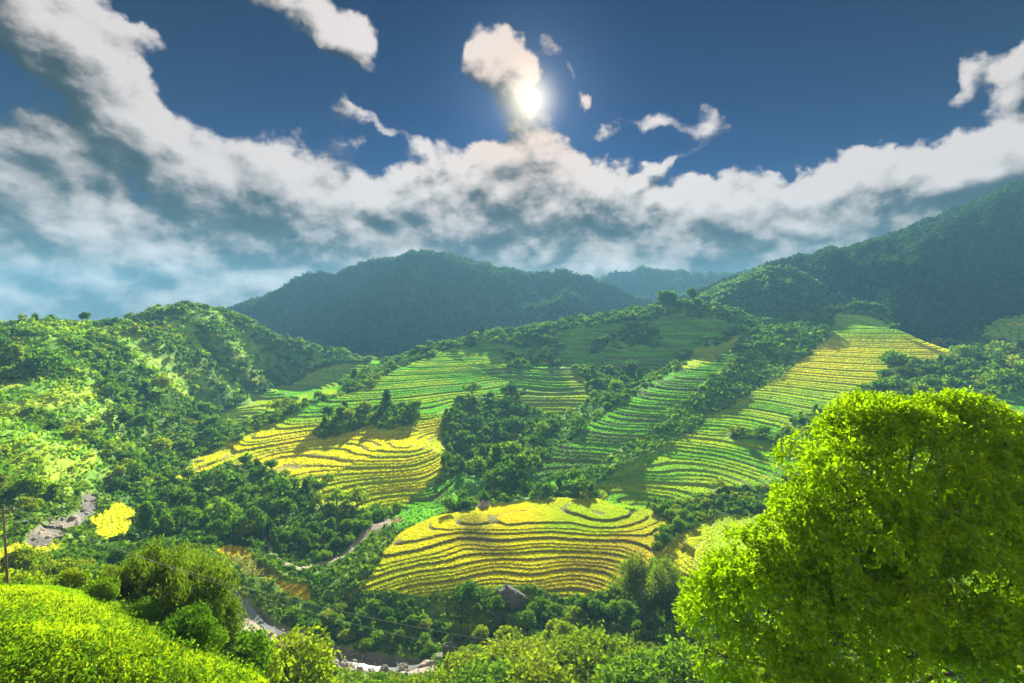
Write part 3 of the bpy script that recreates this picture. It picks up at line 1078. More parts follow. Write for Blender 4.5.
def put_tree(x, y, h, kind, tone, label, name=None, group=None, tier=None, width=1.0, sink=0.0, cat=None):
    z = float(ground_z(np.array(x), np.array(y))) - sink
    tier = tier or ('near' if math.hypot(x, y) < 190 else 'far')
    tm, cm_ = PROTO[(kind, tier, random.randrange(3), tone)]
    if kind == 'bush':
        o = empty(name or 'bush', (x, y, z - 0.05), label, cat or 'bush', group)
    else:
        o = empty(name or 'hillside_tree', (x, y, z - 0.05), label, cat or 'tree', group)
    o.rotation_euler = (0, 0, random.uniform(0, 6.28))
    o.scale = (h * width, h * width, h)
    child('trunk' if kind != 'bush' else 'stem', tm, o)
    child('crown' if kind != 'bush' else 'foliage', cm_, o)
    return o


# ------------------------------------------------------------------ the big tree by the road
def foreground_tree():
    g = np.random.default_rng(5)
    L = [(890, 468, 70, 22), (832, 478, 52, 21.5), (955, 455, 66, 22.5), (1010, 490, 72, 22), (808, 548, 50, 20.5), (858, 555, 78, 20),
         (935, 560, 92, 20), (1012, 585, 84, 20), (756, 574, 36, 20.5), (716, 616, 27, 20.5), (768, 612, 56, 19.5), (836, 640, 72, 18.8),
         (915, 655, 82, 18.5), (1005, 665, 74, 19), (724, 657, 31, 19.5), (868, 432, 36, 22.5), (918, 430, 34, 22), (968, 438, 40, 22.5),
         (1050, 520, 84, 21.5), (764, 550, 22, 21), (775, 585, 40, 21), (820, 510, 44, 22.5), (845, 440, 30, 23), (1010, 446, 34, 23),
         (704, 650, 18, 20.5), (780, 665, 50, 19), (860, 500, 55, 19.8), (960, 510, 62, 19.8), (1080, 600, 80, 20), (940, 432, 24, 23)]
    lobes = []
    for px, py, rp, Yd in L:
        x, y, z = ray(px, py)
        k = Yd / y
        rr = rp * Yd / 512.0 / math.sqrt(1 + ((px - 512) / 512.0) ** 2) * 1.12
        lobes.append((float(x * k), Yd, float(z * k), rr, rr * 0.95))
    base = np.array([15.6, 21.0, 0.0])
    base[2] = float(ground_z(np.array(base[0]), np.array(base[1])))
    lob = np.array(lobes)
    lob[:, :3] -= base
    # sprays: short twigs carrying leaves, all through the outer crown
    ns = 21000
    w = lob[:, 3] ** 2
    idx = g.choice(len(lob), ns, p=w / w.sum())
    dn = rdir(ns, g)
    lump = 1 + 0.13 * np.sin(dn[:, 0] * 8 + idx * 1.7) * np.sin(dn[:, 1] * 7 + idx) + 0.09 * np.sin(dn[:, 2] * 13 + idx * 2.3)
    rad = (1 - 0.42 * g.random(ns) ** 1.5 + 0.05 * g.normal(size=ns)) * lump
    S = lob[idx, :3] + dn * lob[idx, 3:4] * rad[:, None]
    # most sprays gather in clumps, with gaps between them
    nc = 430
    ci = g.choice(len(lob), nc, p=w / w.sum())
    cd = unit(rdir(nc, g) + np.array([0, -0.25, 0.3]))
    cc0 = lob[ci, :3] + cd * lob[ci, 3:4] * (0.86 + 0.22 * g.random(nc))[:, None]
    cr = 0.36 + 0.48 * g.random(nc)
    mem = g.choice(nc, ns, p=cr ** 2 / (cr ** 2).sum())
    d2 = unit(rdir(ns, g) + 0.35 * cd[mem])
    S2 = cc0[mem] + d2 * cr[mem][:, None] * (1 - 0.5 * g.random(ns) ** 2)[:, None] * np.array([1, 1, 0.75])
    pick = g.random(ns) < 0.90
    S = np.where(pick[:, None], S2, lob[idx, :3] + dn * lob[idx, 3:4] * (0.9 * rad)[:, None])
    dn = np.where(pick[:, None], d2, dn)
    sd = unit(dn + 0.5 * rdir(ns, g) + np.array([0, 0, 0.15]))
    k = 9
    t = np.linspace(0, 1, k)[None, :, None]
    tl = (0.20 + 0.22 * g.random(ns))[:, None, None]
    Pt = S[:, None, :] + sd[:, None, :] * tl * t + np.array([0, 0, -0.10]) * t ** 2
    Pt = Pt.reshape(-1, 3) + g.normal(size=(ns * k, 3)) * 0.035
    dirs = unit(np.repeat(sd, k, 0) * 0.6 + rdir(ns * k, g) * 0.8 + np.array([0, 0, -0.35]))
    nrm = unit(rdir(ns * k, g) * 0.8 + np.array([0, 0, 0.7]))
    side = unit(np.cross(nrm, dirs))
    ln = (0.07 + 0.058 * g.random(ns * k))[:, None]
    Pc = Pt + dirs * ln
    V, F = quads(Pc, dirs * ln, side * ln * 0.42, fold=nrm * ln * 0.14)
    o = empty('leafy_tree', tuple(base), 'huge bright yellow-green leafy tree filling the lower right corner', 'tree')
    m = mat_leaf('leaf_big_tree', (0.065, 0.16, 0.006), (0.27, 0.38, 0.008), 0.52, tint=(1.25, 1.42, 0.3), gloss=0.0)
    mesh_from('crown', V, F, m, parent=o)
    parts = [tube([(0, 0, -0.5), (0.1, 0, 2), (-0.2, 0.2, 5), (0.1, 0, 8.5), (0.2, 0.3, 11.5)], [0.42, 0.36, 0.29, 0.2, 0.08], 10)]
    for q in lob:
        h0 = min(max(q[2] - 3.2, 1.0), 8.5)
        mid = np.array([q[0] * 0.45, q[1] * 0.45, (h0 + q[2]) / 2 + 0.3])
        parts.append(tube([(0, 0, h0), mid, q[:3]], [0.15, 0.10, 0.03], 6))
        for _ in range(5):
            dv = rdir(1, g)[0]
            parts.append(tube([q[:3], q[:3] + dv * q[3] * 0.55 + np.array([0, 0, 0.1]), q[:3] + dv * q[3] * 0.95], [0.035, 0.022, 0.008], 4))
    V, F = join(parts)
    mesh_from('trunk', V, F, BARK, parent=o, smooth=True)
    return o


foreground_tree()


# ------------------------------------------------------------------ bamboo
def bamboo_mesh(g, n_culm, spread, leaves):
    """an arching clump one metre tall: stems and plumes of leaves"""
    cu, LP, LU, LV = [], [], [], []
    for i in range(n_culm):
        a = g.random() * 2 * math.pi
        b = np.array([math.cos(a), math.sin(a), 0]) * 0.10 * math.sqrt(g.random())
        a2 = a + 0.6 * g.normal()
        lean = spread * (0.35 + 0.75 * g.random())
        h = 0.72 + 0.28 * g.random()
        t = np.linspace(0, 1, 9)
        hz = lean * t ** 2.2
        vz = h * (t - 0.24 * (t ** 4) * (lean / spread + 0.3))
        pts = b + np.stack([np.cos(a2) * hz, np.sin(a2) * hz, vz], 1)
        cu.append(tube(pts, np.linspace(0.0075, 0.0018, 9), 5))
        tt = 0.30 + 0.70 * g.random(leaves) ** 0.8
        p = np.stack([np.interp(tt, t, pts[:, q]) for q in range(3)], 1)
        sc = 0.075 * (1.15 - 0.6 * np.abs(tt - 0.7))[:, None]
        p = p + rdir(leaves, g) * sc * g.random(leaves)[:, None] ** 0.5 * 1.3 + np.array([0, 0, -0.03])
        dr = unit(rdir(leaves, g) + np.array([np.cos(a2) * 0.5, np.sin(a2) * 0.5, -0.7]))
        nr = unit(np.cross(dr, rdir(leaves, g)))
        s = (0.012 + 0.013 * g.random(leaves))[:, None]
        LP.append(p)
        LU.append(dr * s)
        LV.append(nr * s * 0.34)
    c = join(cu)
    return c, quads(np.concatenate(LP), np.concatenate(LU), np.concatenate(LV))


gb = np.random.default_rng(3)
CULM = mat_plain('bamboo_culm', (0.16, 0.17, 0.05), nscale=4.0)
BAM = []
for k in range(3):
    c, l = bamboo_mesh(gb, 46, 0.42, 430)
    BAM.append((mesh_from('culms', c[0], c[1], CULM, smooth=True, link=False), mesh_from('plumes', l[0], l[1], M_BAMB, link=False)))


def put_bamboo(px, py, r, label, width=1.0, name='bamboo_clump'):
    """clump at bearing px whose plumes reach up to the line of sight of (px, py)"""
    x, y, z = (float(q) for q in at(px, py, r))
    gz = float(ground_z(np.array(x), np.array(y)))
    h = (z - gz) / 0.80
    o = empty(name, (x, y, gz - 0.1), label, 'bamboo', 'bamboo clumps above the stream')
    o.rotation_euler = (0, 0, random.uniform(0, 6.28))
    o.scale = (h * width, h * width, h)
    c, l = BAM[random.randrange(3)]
    child('culms', c, o)
    child('plumes', l, o)
    return o


put_bamboo(155, 543, 47, 'tallest arching bamboo clump at the far edge of the meadow', 0.62)
put_bamboo(190, 556, 45, 'broad arching bamboo clump nearest the stream on the meadow edge', 0.62)
put_bamboo(120, 562, 47, 'pale feathery bamboo clump left of the tallest clump', 0.65)
put_bamboo(88, 580, 47, 'short bamboo clump at the left end of the meadow thicket', 1.0)
put_bamboo(172, 546, 56, 'bamboo clump standing behind the meadow thicket beside the stream', 0.55)
put_bamboo(214, 590, 44, 'low bamboo clump leaning out over the stream bend', 0.5)
put_bamboo(648, 556, 140, 'tall upright bamboo clump below the right end of the yellow paddies', 0.8)
put_bamboo(668, 572, 146, 'narrower bamboo clump just right of the tall upright one', 0.8)

# ------------------------------------------------------------------ named single plants
def tree_at(px, py, r, h, kind, tone, label, width=1.0, name=None, cat=None, tier=None):
    x, y, z = at(px, py, r)
    return put_tree(float(x), float(y), h, kind, tone, label, name, None, tier, width, cat=cat)


SK = 1.08
def crest_tree(px, rr, h, kind, tone, label, width=1.0):
    """a tree on the highest visible point of the hill at that bearing, between two ranges"""
    x, y, z = ray(px, 312)
    j = int(round((math.atan2(x, y) - azs[0]) / (azs[1] - azs[0])))
    sel = np.where((R[:, j] > rr[0]) & (R[:, j] < rr[1]))[0]
    i = sel[np.argmax(TZ[sel, j])]
    return put_tree(float(X[i, j]), float(Y[i, j]), h, kind, tone, label, 'skyline_tree', None, 'near', width)


crest_tree(667, (480, 580), 16, 'bush', 'dark', 'dark blocky tree on the knoll, left one of the pair on the skyline', 0.85)
crest_tree(692, (480, 600), 17, 'round', 'dark', 'dark rounded tree on the knoll, right one of the pair on the skyline', 0.8)
crest_tree(482, (440, 560), 13, 'tall', 'dark', 'taller of the two dark slim trees on the shaded ridge crest', 1.2)
crest_tree(470, (440, 560), 9, 'tall', 'dark', 'shorter of the two dark slim trees on the shaded ridge crest', 1.3)
crest_tree(84, (380, 470), 8, 'round', 'dark', 'lone dark tree on the left hill crest against the cloud', 1.0)
crest_tree(135, (380, 480), 6, 'round', 'dark', 'tiny separate tree on the left hill crest left of the wood', 1.0)
tree_at(387, 414, 325, 14, 'tall', 'dark', 'tall slim dark tree rising between the green terraces of the spur', 1.0, 'slim_tree')
tree_at(497, 470, 255, 13, 'tall', 'mid', 'tall pale tree standing in the shaded gully above the yellow paddies', 1.3, 'slim_tree')
tree_at(893, 343, 510, 9, 'round', 'dark', 'spreading dark tree at the top right edge of the bright ridge terraces', 1.0, 'ridge_tree')
tree_at(190, 672, 31, 2.4, 'bush', 'dark', 'dark rounded bush standing alone on the sunlit meadow slope', 0.8, 'bush', 'bush', 'close')
tree_at(205, 668, 33, 1.7, 'bush', 'mid', 'smaller green bush beside the dark bush on the meadow slope', 0.9, 'bush', 'bush', 'close')
tree_at(245, 545, 178, 7, 'round', 'light', 'yellowish round tree beside the footpath bend', 1.0, 'path_tree')

def top_at(px, py, r, kind, tone, label, width=1.0, name='bush', cat='bush'):
    x, y, z = (float(q) for q in at(px, py, r))
    gz = float(ground_z(np.array(x), np.array(y)))
    return put_tree(x, y, max(1.5, (z - gz) / 0.97), kind, tone, label, name, None, 'close', width, cat=cat)


top_at(612, 640, 88, 'bush', 'light', 'biggest bright yellow-green bush at the bottom edge between wires and big tree', 1.0)
top_at(592, 652, 84, 'bush', 'light', 'yellow-green bush tucked against the left side of the biggest bright bush', 1.0)
top_at(520, 645, 90, 'bush', 'light', 'bright bush at the bottom centre beneath the huge dark boulder', 0.9)
top_at(500, 662, 84, 'bush', 'mid', 'mid green bush in front of the bright bottom-centre bush', 1.0)
top_at(558, 668, 80, 'bush', 'light', 'low bright bush at the bottom edge between two taller bright bushes', 1.1)
top_at(463, 660, 92, 'bush', 'light', 'yellow-green bush right of the upright rock slab', 0.9)
top_at(688, 655, 76, 'bush', 'mid', 'green bush at the lower left foot of the big leafy tree', 0.8)
top_at(650, 668, 74, 'bush', 'mid', 'dark-hearted green bush under the wires right of the biggest bright bush', 1.0)
top_at(572, 636, 104, 'tall', 'mid', 'small pointed green tree behind the bright bushes at the bottom', 0.9, 'sapling', 'tree')
top_at(262, 640, 60, 'bush', 'light', 'yellow-green bush at the right tip of the meadow above the stream', 0.9)
top_at(240, 655, 48, 'bush', 'light', 'feathery light bush on the meadow edge by the stream', 0.8)
top_at(72, 588, 46, 'bush', 'light', 'leftmost shrub of the thicket along the meadow edge', 0.8)
top_at(105, 592, 44, 'bush', 'mid', 'green shrub in front of the pale feathery bamboo', 0.9)
top_at(140, 612, 42, 'bush', 'dark', 'dark shrub at the foot of the tallest bamboo clump', 0.9)
top_at(228, 632, 44, 'bush', 'mid', 'green shrub at the stream end of the meadow thicket', 0.8)
top_at(420, 678, 84, 'bush', 'light', 'small yellow bush at the bottom edge below the boulders', 1.1)

# ------------------------------------------------------------------ plant cover, scattered by land use
occupied = np.maximum.reduce([field_all, FM['meadow'], sstep(0.2, 0.5, stream_m), np.clip(pathm * 1.5, 0, 1)])
occ_soft = occupied


def reg(poly, blur=5):
    return sample(raster(poly, blur))


dens_t = np.full(R.shape, 0.55, np.float32)
left_hill = reg([(-188, 300), (300, 300), (292, 350), (225, 400), (150, 450), (95, 490), (-188, 545)]) * (R > 150)
shade_mid = reg([(430, 350), (500, 330), (660, 300), (760, 315), (830, 305), (835, 345), (800, 365), (700, 425), (600, 480), (500, 510), (440, 490), (440, 420)])
right_h = reg([(880, 300), (1212, 260), (1212, 480), (900, 420), (885, 360), (950, 350)])
below_f = reg([(290, 600), (440, 592), (600, 600), (780, 580), (1212, 540), (1212, 660), (300, 650)])
dark_l = reg([(40, 545), (130, 520), (180, 480), (260, 470), (310, 500), (330, 520), (400, 505), (330, 560), (230, 545), (200, 600), (100, 590), (0, 580)])
clump_n = fbm(X / 24, Y / 24, 4, 101)
dens_t = dens_t * sstep(-0.5, 0.3, clump_n)
dens_t = np.where(shade_mid > 0.4, 0.04, dens_t)
dens_t = np.where(left_hill > 0.4, 0.85 * sstep(-0.10, 0.20, -fbm(X / 22, Y / 22, 4, 71) + 0.02), dens_t)
dens_t = np.maximum(dens_t, 0.95 * shade_mid * sstep(-0.22, 0.16, clump_n))
dens_t = np.maximum(dens_t, 0.95 * right_h * sstep(-0.4, 0.1, clump_n))
dens_t = np.maximum(dens_t, 1.0 * dark_l)
dens_t = np.maximum(dens_t, GM)
dens_t = dens_t * (1 - sstep(0.12, 0.35, occupied))
dens_t = np.where(hidden > 9, 0, dens_t)
dens_t = np.where(R < 58, 0, dens_t)
dens_t = np.where(R > 640, 0, dens_t)
view_ok = (PX > -60) & (PX < 1090) & (PY < 760)
dens_t = np.where(view_ok, dens_t, 0)

# only low growth beside stream, path and along the front of the paddies
low_m = np.maximum.reduce([
    reg([(345, 586), (440, 590), (520, 584), (600, 596), (660, 578), (720, 575), (720, 590), (610, 614), (520, 604), (440, 610), (345, 606)], 1),
    reg([(210, 538), (250, 538), (270, 548), (320, 562), (345, 548), (400, 515), (405, 535), (360, 570), (345, 592), (318, 620), (285, 612), (240, 592), (212, 572)], 2),
    reg([(205, 590), (250, 590), (285, 622), (340, 642), (400, 655), (460, 655), (465, 700), (240, 700), (225, 650)], 2),
    reg([(588, 492), (640, 466), (710, 420), (800, 364), (832, 337), (800, 335), (765, 352), (675, 400), (605, 448), (560, 486)], 1),
    reg([(0, 535), (60, 505), (110, 490), (140, 500), (130, 545), (70, 550), (0, 575)], 2)])
dens_t = dens_t * (1 - 0.45 * sstep(0.3, 0.6, low_m))

# sample lattice vertices by ground area x density
area = R * R * (azs[1] - azs[0]) * np.gradient(LL, axis=0)
near_w = np.clip(1.0 + 2.2 * (1 - sstep(120, 210, R)), 1, 4)
prob = (dens_t * area * near_w).ravel()
prob /= prob.sum()
cand = rng.choice(prob.size, 60000, p=prob)
gridh = {}
mid_low = reg([(655, 512), (700, 501), (760, 488), (835, 472), (845, 500), (780, 512), (700, 520)], 2)
CLEAR = []
for k in range(5):      # nothing grows on the big boulder or hides it
    bx, by, bz = at(511, 594, 146 - 4.5 * k)
    CLEAR.append((float(bx), float(by), 5.0 if k == 0 else 3.6))
plants = []
for c in cand:
    x, y, r = float(X.flat[c]), float(Y.flat[c]), float(R.flat[c])
    x += random.uniform(-.5, .5)
    y += random.uniform(-.5, .5)
    big = random.random()
    if r < 175:
        h = 1.6 + 2.4 * big ** 1.5 + (4.0 if random.random() < 0.10 else 0)
        sp = 1.15 + 0.34 * h
    else:
        if right_h.flat[c] > 0.4:
            big = big * 1.5
        h = 2.6 + 4.2 * big ** 1.7 + ((2.5 + 4 * random.random()) if random.random() < 0.12 else 0)
        sp = 1.3 + 0.42 * h
    if mid_low.flat[c] > 0.3:
        h = min(h, 2.2 + 1.2 * big)
    if any((x - kx) ** 2 + (y - ky) ** 2 < kr * kr for kx, ky, kr in CLEAR):
        continue
    if low_m.flat[c] > 0.35:
        h = 0.7 + 0.9 * big
        sp = 1.3 + 0.4 * h
    key = (int(x // 6), int(y // 6))
    ok = True
    for i in (-1, 0, 1):
        for j in (-1, 0, 1):
            for (qx, qy, qs) in gridh.get((key[0] + i, key[1] + j), ()):
                if (qx - x) ** 2 + (qy - y) ** 2 < (0.5 * (qs + sp)) ** 2:
                    ok = False
                    break
            if not ok:
                break
        if not ok:
            break
    if ok:
        gridh.setdefault(key, []).append((x, y, sp))
        plants.append((x, y, r, h, int(c), float(hidden.flat[c])))
print('plants', len(plants))


def zone_of(c):
    px, py, r = PX.flat[c], PY.flat[c], R.flat[c]
    if r < 128:
        return 'bank'
    if left_hill.flat[c] > 0.4:
        return 'left'
    if below_f.flat[c] > 0.4:
        return 'below'
    if dark_l.flat[c] > 0.35:
        return 'hollow'
    if right_h.flat[c] > 0.4:
        return 'right'
    if shade_mid.flat[c] > 0.4:
        return 'shade'
    return 'spur' if px < 520 else 'ridge'


PLACE = {
    'bank': 'on the near bank above the rocky stream',
    'left': 'on the sunlit left hillside',
    'below': 'in the thicket below the yellow paddies',
    'hollow': 'in the shaded hollow between stream and spur',
    'right': 'in the wood right of the bright ridge',
    'shade': 'on the shaded slopes of the middle hill',
    'spur': 'at the edges of the left terraced spur',
    'ridge': 'at the edges of the bright ridge terraces',
}
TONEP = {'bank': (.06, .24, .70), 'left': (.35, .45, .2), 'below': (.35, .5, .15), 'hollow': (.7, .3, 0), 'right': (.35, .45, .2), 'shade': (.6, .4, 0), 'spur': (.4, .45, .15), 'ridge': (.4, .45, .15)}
TONEW = {'dark': 'dark green', 'mid': 'mid green', 'light': 'yellow-green'}
KINDW = {'round': 'round', 'tall': 'slim upright', 'wide': 'spreading', 'bush': ''}
full = []
for (x, y, r, h, c, hid) in plants:
    zn = zone_of(c)
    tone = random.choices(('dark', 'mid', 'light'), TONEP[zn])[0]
    isbush = h < (3.2 if r < 175 else 3.6)
    kind = 'bush' if isbush else random.choices(('round', 'tall', 'wide'), (.5, .2, .3))[0]
    vis = max(0.0, h - hid) / r
    inframe = -5 < PX.flat[c] < 1029 and PY.flat[c] < 690 and not (PX.flat[c] > 720 and PY.flat[c] > 480 and PX.flat[c] - 720 > (560 - PY.flat[c]) * 0.9)
    full.append(dict(x=x, y=y, r=r, h=h, zn=zn, tone=tone, kind=kind, vis=vis if inframe else 0.0, c=c))
trees = sorted([p for p in full if p['kind'] != 'bush'], key=lambda p: -p['vis'])
bushes = sorted([p for p in full if p['kind'] == 'bush'], key=lambda p: -p['vis'])
solo = [p for p in trees[:275] if p['vis'] > 0] + [p for p in bushes[:290] if p['vis'] > 0]
ids = set(id(p) for p in solo)
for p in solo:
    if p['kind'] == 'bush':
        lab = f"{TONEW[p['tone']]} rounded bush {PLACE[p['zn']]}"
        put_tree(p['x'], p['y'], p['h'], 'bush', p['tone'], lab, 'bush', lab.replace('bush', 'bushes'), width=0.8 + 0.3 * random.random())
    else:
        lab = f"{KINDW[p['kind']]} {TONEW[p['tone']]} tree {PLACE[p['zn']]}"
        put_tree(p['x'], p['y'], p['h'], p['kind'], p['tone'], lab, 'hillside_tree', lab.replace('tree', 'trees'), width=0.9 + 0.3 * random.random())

TONEC = {'dark': ((0.036, 0.095, 0.012), (0.09, 0.18, 0.014)), 'mid': ((0.058, 0.14, 0.012), (0.16, 0.25, 0.014)), 'light': ((0.10, 0.17, 0.010), (0.24, 0.28, 0.014))}


def mass(name, items, n_leaf, size, seed):
    """all the smaller plants of the slopes as one body of foliage"""
    g = np.random.default_rng(seed)
    VV, FF, CC, off = [], [], [], 0
    bank_ = {}
    for kind in ('round', 'tall', 'wide', 'bush'):
        bank_[kind] = [tree_shape(kind, g, n_leaf, size * (1.5 if kind == 'bush' else 1))[1] for _ in range(6)]
    for p in items:
        v, f = bank_[p['kind']][g.integers(6)]
        a = g.random() * 6.283
        ca_, sa_ = math.cos(a), math.sin(a)
        w = p['h'] * (0.95 + 0.3 * g.random())
        z = float(Z.flat[p['c']])
        vv = np.stack([p['x'] + w * (v[:, 0] * ca_ - v[:, 1] * sa_), p['y'] + w * (v[:, 0] * sa_ + v[:, 1] * ca_), z + p['h'] * v[:, 2] - 0.25 * p['h']], 1)
        lo, hi = TONEC[p['tone']]
        base = np.array(lo) + (np.array(hi) - np.array(lo)) * g.random()
        cc = base[None] * (0.75 + 0.5 * np.repeat(g.random(len(v) // 4), 4))[:, None]
        VV.append(vv)
        FF.append(f + off)
        CC.append(cc)
        off += len(v)
    o = mesh_from(name, np.concatenate(VV), np.concatenate(FF), M_STUFF, np.concatenate(CC))
    o['kind'] = 'stuff'
    return o


rest = [p for p in full if id(p) not in ids]
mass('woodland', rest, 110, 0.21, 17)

# forest on the mountain flanks
g = np.random.default_rng(29)
VV, CC = [], []
for (mx, my, mz), cnt, col_mul in zip(MTN, (42000, 16000, 42000, 12000), (0.75, 0.75, 0.55, 1.8)):
    c = g.integers(0, mx.size, cnt)
    b = np.stack([mx.flat[c], my.flat[c], mz.flat[c]], 1)
    kq = 5
    sz = 1.6 + 2.4 * g.random(cnt)
    P = np.repeat(b, kq, 0) + rdir(cnt * kq, g) * np.repeat(sz, kq)[:, None] * np.array([0.6, 0.6, 0.7]) + np.array([0, 0, 0.7]) * np.repeat(sz, kq)[:, None]
    Ud = unit(rdir(cnt * kq, g) + np.array([0, 0, 0.3]))
    Vd = unit(np.cross(Ud, rdir(cnt * kq, g)))
    ss = np.repeat(sz, kq)[:, None] * 0.55
    v, f = quads(P, Ud * ss, Vd * ss * 0.7)
    VV.append(v)
    t = g.random(cnt)[:, None]
    cc = np.array([0.020, 0.05, 0.018]) * (1 - t) + np.array([0.05, 0.095, 0.025]) * t
    CC.append(np.repeat(cc * col_mul, kq * 4, 0))  # forest colour scaled by one factor per mountain
VV = np.concatenate(VV)
o = mesh_from('forest', VV, np.arange(len(VV)).reshape(-1, 4), M_STUFF, np.concatenate(CC))
o['kind'] = 'stuff'

# low scrub that clothes every slope which is not field
du = (1 - sstep(0.1, 0.4, np.maximum(occupied, 0.0))) * (R > 57) * (R < 620) * (hidden < 3) * view_ok
pu = (du * area * np.clip(200 / R, 0.25, 3.2) ** 2).ravel()
pu /= pu.sum()
cu_ = rng.choice(pu.size, 46000, p=pu)
g = np.random.default_rng(23)
k = 5
n = len(cu_)
base = np.stack([X.flat[cu_], Y.flat[cu_], Z.flat[cu_]], 1)
sz = (0.35 + 0.0042 * R.flat[cu_]) * (0.6 + 0.8 * g.random(n))
P = np.repeat(base, k, 0) + rdir(n * k, g) * np.repeat(sz, k)[:, None] * np.array([0.75, 0.75, 0.35]) + np.array([0, 0, 1]) * np.repeat(sz, k)[:, None] * 0.35
Ud = unit(rdir(n * k, g) + np.array([0, 0, 0.6]))
Vd = unit(np.cross(Ud, rdir(n * k, g)))
ss = np.repeat(sz, k)[:, None] * 0.55
V, F = quads(P, Ud * ss, Vd * ss * 0.6)
cc = cov.reshape(-1, 3)[cu_] * (0.6 + 0.6 * g.random(n))[:, None]
cc = np.repeat(cc, k * 4, 0) * (0.8 + 0.4 * np.repeat(g.random(n * k), 4))[:, None]
o = mesh_from('undergrowth', V, F, M_STUFF, cc)
o['kind'] = 'stuff'


# ------------------------------------------------------------------ standing rice on the treads
def rice(keys, per_m2, height, width, seed):
    g = np.random.default_rng(seed)
    msk = np.zeros(R.shape, np.float32)
    for k_ in keys:
        msk = np.maximum(msk, FM[k_])
    msk = (msk > 0.6) * (riser < 0.25) * (hidden < 1.0)
    p = (msk * area).ravel()
    n = min(int(p.sum() * per_m2), 90000)
    c = g.choice(p.size, n, p=p / p.sum())
    b = np.stack([X.flat[c], Y.flat[c], Z.flat[c]], 1) + g.normal(size=(n, 3)) * np.array([0.25, 0.25, 0])
    b[:, 2] = ground_z(b[:, 0], b[:, 1])
    a = g.random(n) * math.pi
    w = width * (0.6 + 0.8 * g.random(n))
    h = height * (0.7 + 0.5 * g.random(n))
    hx = np.stack([np.cos(a) * w / 2, np.sin(a) * w / 2, 0 * a], 1)
    up = np.stack([g.normal(size=n) * 0.25 * h, g.normal(size=n) * 0.25 * h, h], 1)
    v = np.stack([b - hx * 0.7 - [0, 0, 0.05], b + hx * 0.7 - [0, 0, 0.05], b + hx + up, b - hx + up * 0.9], 1)
    cc = cov.reshape(-1, 3)[c] * (0.86 + 0.28 * g.random(n))[:, None]
    o = mesh_from('rice_crop', v.reshape(-1, 3), np.arange(n * 4).reshape(n, 4), M_RICE, np.repeat(cc, 4, 0))
    o['kind'] = 'stuff'


rice(['lower'], 14, 0.30, 0.26, 51)
rice(['lower_right', 'small_left', 'left_strip', 'tip', 'olive'], 6, 0.36, 0.42, 52)
rice(['spur_b'], 5, 0.42, 0.5, 53)
rice(['spur_a', 'spur_a2'], 3, 0.5, 0.6, 54)
rice(['ridge'], 4.5, 0.42, 0.5, 55)
rice(['knob', 'mid_slope', 'c_face', 'shade_low', 'right_far', 'right_low', 'lit_crest'], 2, 0.55, 0.7, 56)

# ------------------------------------------------------------------ meadow grass
g = np.random.default_rng(61)
pm = ((FM['meadow'] > 0.35) * area * np.clip(30 / R, 0.4, 2) * view_ok).ravel()
cM = g.choice(pm.size, 300000, p=pm / pm.sum())
n = len(cM)
b = np.stack([X.flat[cM], Y.flat[cM], Z.flat[cM]], 1) + g.normal(size=(n, 3)) * [0.15, 0.15, 0]
b[:, 2] = ground_z(b[:, 0], b[:, 1])
pt = fbm(b[:, 0] / 3.0, b[:, 1] / 3.0, 3, 5)
h = (0.10 + 0.11 * g.random(n)) * (1 + 1.2 * np.clip(pt, -0.4, 1))
a = g.random(n) * math.pi
hx = np.stack([np.cos(a), np.sin(a), 0 * a], 1) * (0.022 + 0.03 * g.random(n))[:, None]
up = np.stack([g.normal(size=n) * 0.35 * h, g.normal(size=n) * 0.35 * h, h], 1)
v = np.stack([b - hx - [0, 0, 0.03], b + hx - [0, 0, 0.03], b + hx * 0.5 + up, b - hx * 0.5 + up], 1)
t = sstep(-0.35, 0.35, pt + 0.8 * fbm(b[:, 0] / 9.0, b[:, 1] / 9.0, 2, 6) + 0.15 * g.normal(size=n))[:, None]
cc = (np.array([0.30, 0.39, 0.008]) * t + np.array([0.17, 0.30, 0.010]) * (1 - t)) * (0.85 + 0.30 * g.random(n))[:, None]
o = mesh_from('meadow_grass', v.reshape(-1, 3), np.arange(n * 4).reshape(n, 4), M_RICE, np.repeat(cc, 4, 0))
o['kind'] = 'stuff'

# broad-leaved weeds standing in the grass
cW = g.choice(pm.size, 11000, p=pm / pm.sum())
n = len(cW)
b = np.stack([X.flat[cW], Y.flat[cW], Z.flat[cW]], 1)
keepw = fbm(b[:, 0] / 4.0, b[:, 1] / 4.0, 3, 15) + 0.25 * g.normal(size=n) > 0.0
b = b[keepw]
n = len(b)
kq = 16
hw = 0.2 + 0.75 * g.random(n) ** 3
P = np.repeat(b, kq, 0) + rdir(n * kq, g) * np.repeat(hw, kq)[:, None] * [0.55, 0.55, 0.4] + np.array([0, 0, 0.6]) * np.repeat(hw, kq)[:, None]
Ud = unit(rdir(n * kq, g) + [0, 0, 0.3])
Vd = unit(np.cross(Ud, rdir(n * kq, g)))
ls = (0.05 + 0.06 * g.random(n * kq))[:, None]
V, F = quads(P, Ud * ls, Vd * ls * 0.5)
cc = (np.array([0.06, 0.14, 0.012]) + np.array([0.16, 0.18, 0.0]) * g.random(n)[:, None] ** 1.5)
o = mesh_from('weeds', V, F, M_STUFF, np.repeat(cc, kq * 4, 0) * (0.8 + 0.4 * np.repeat(g.random(n * kq), 4))[:, None])
o['kind'] = 'stuff'

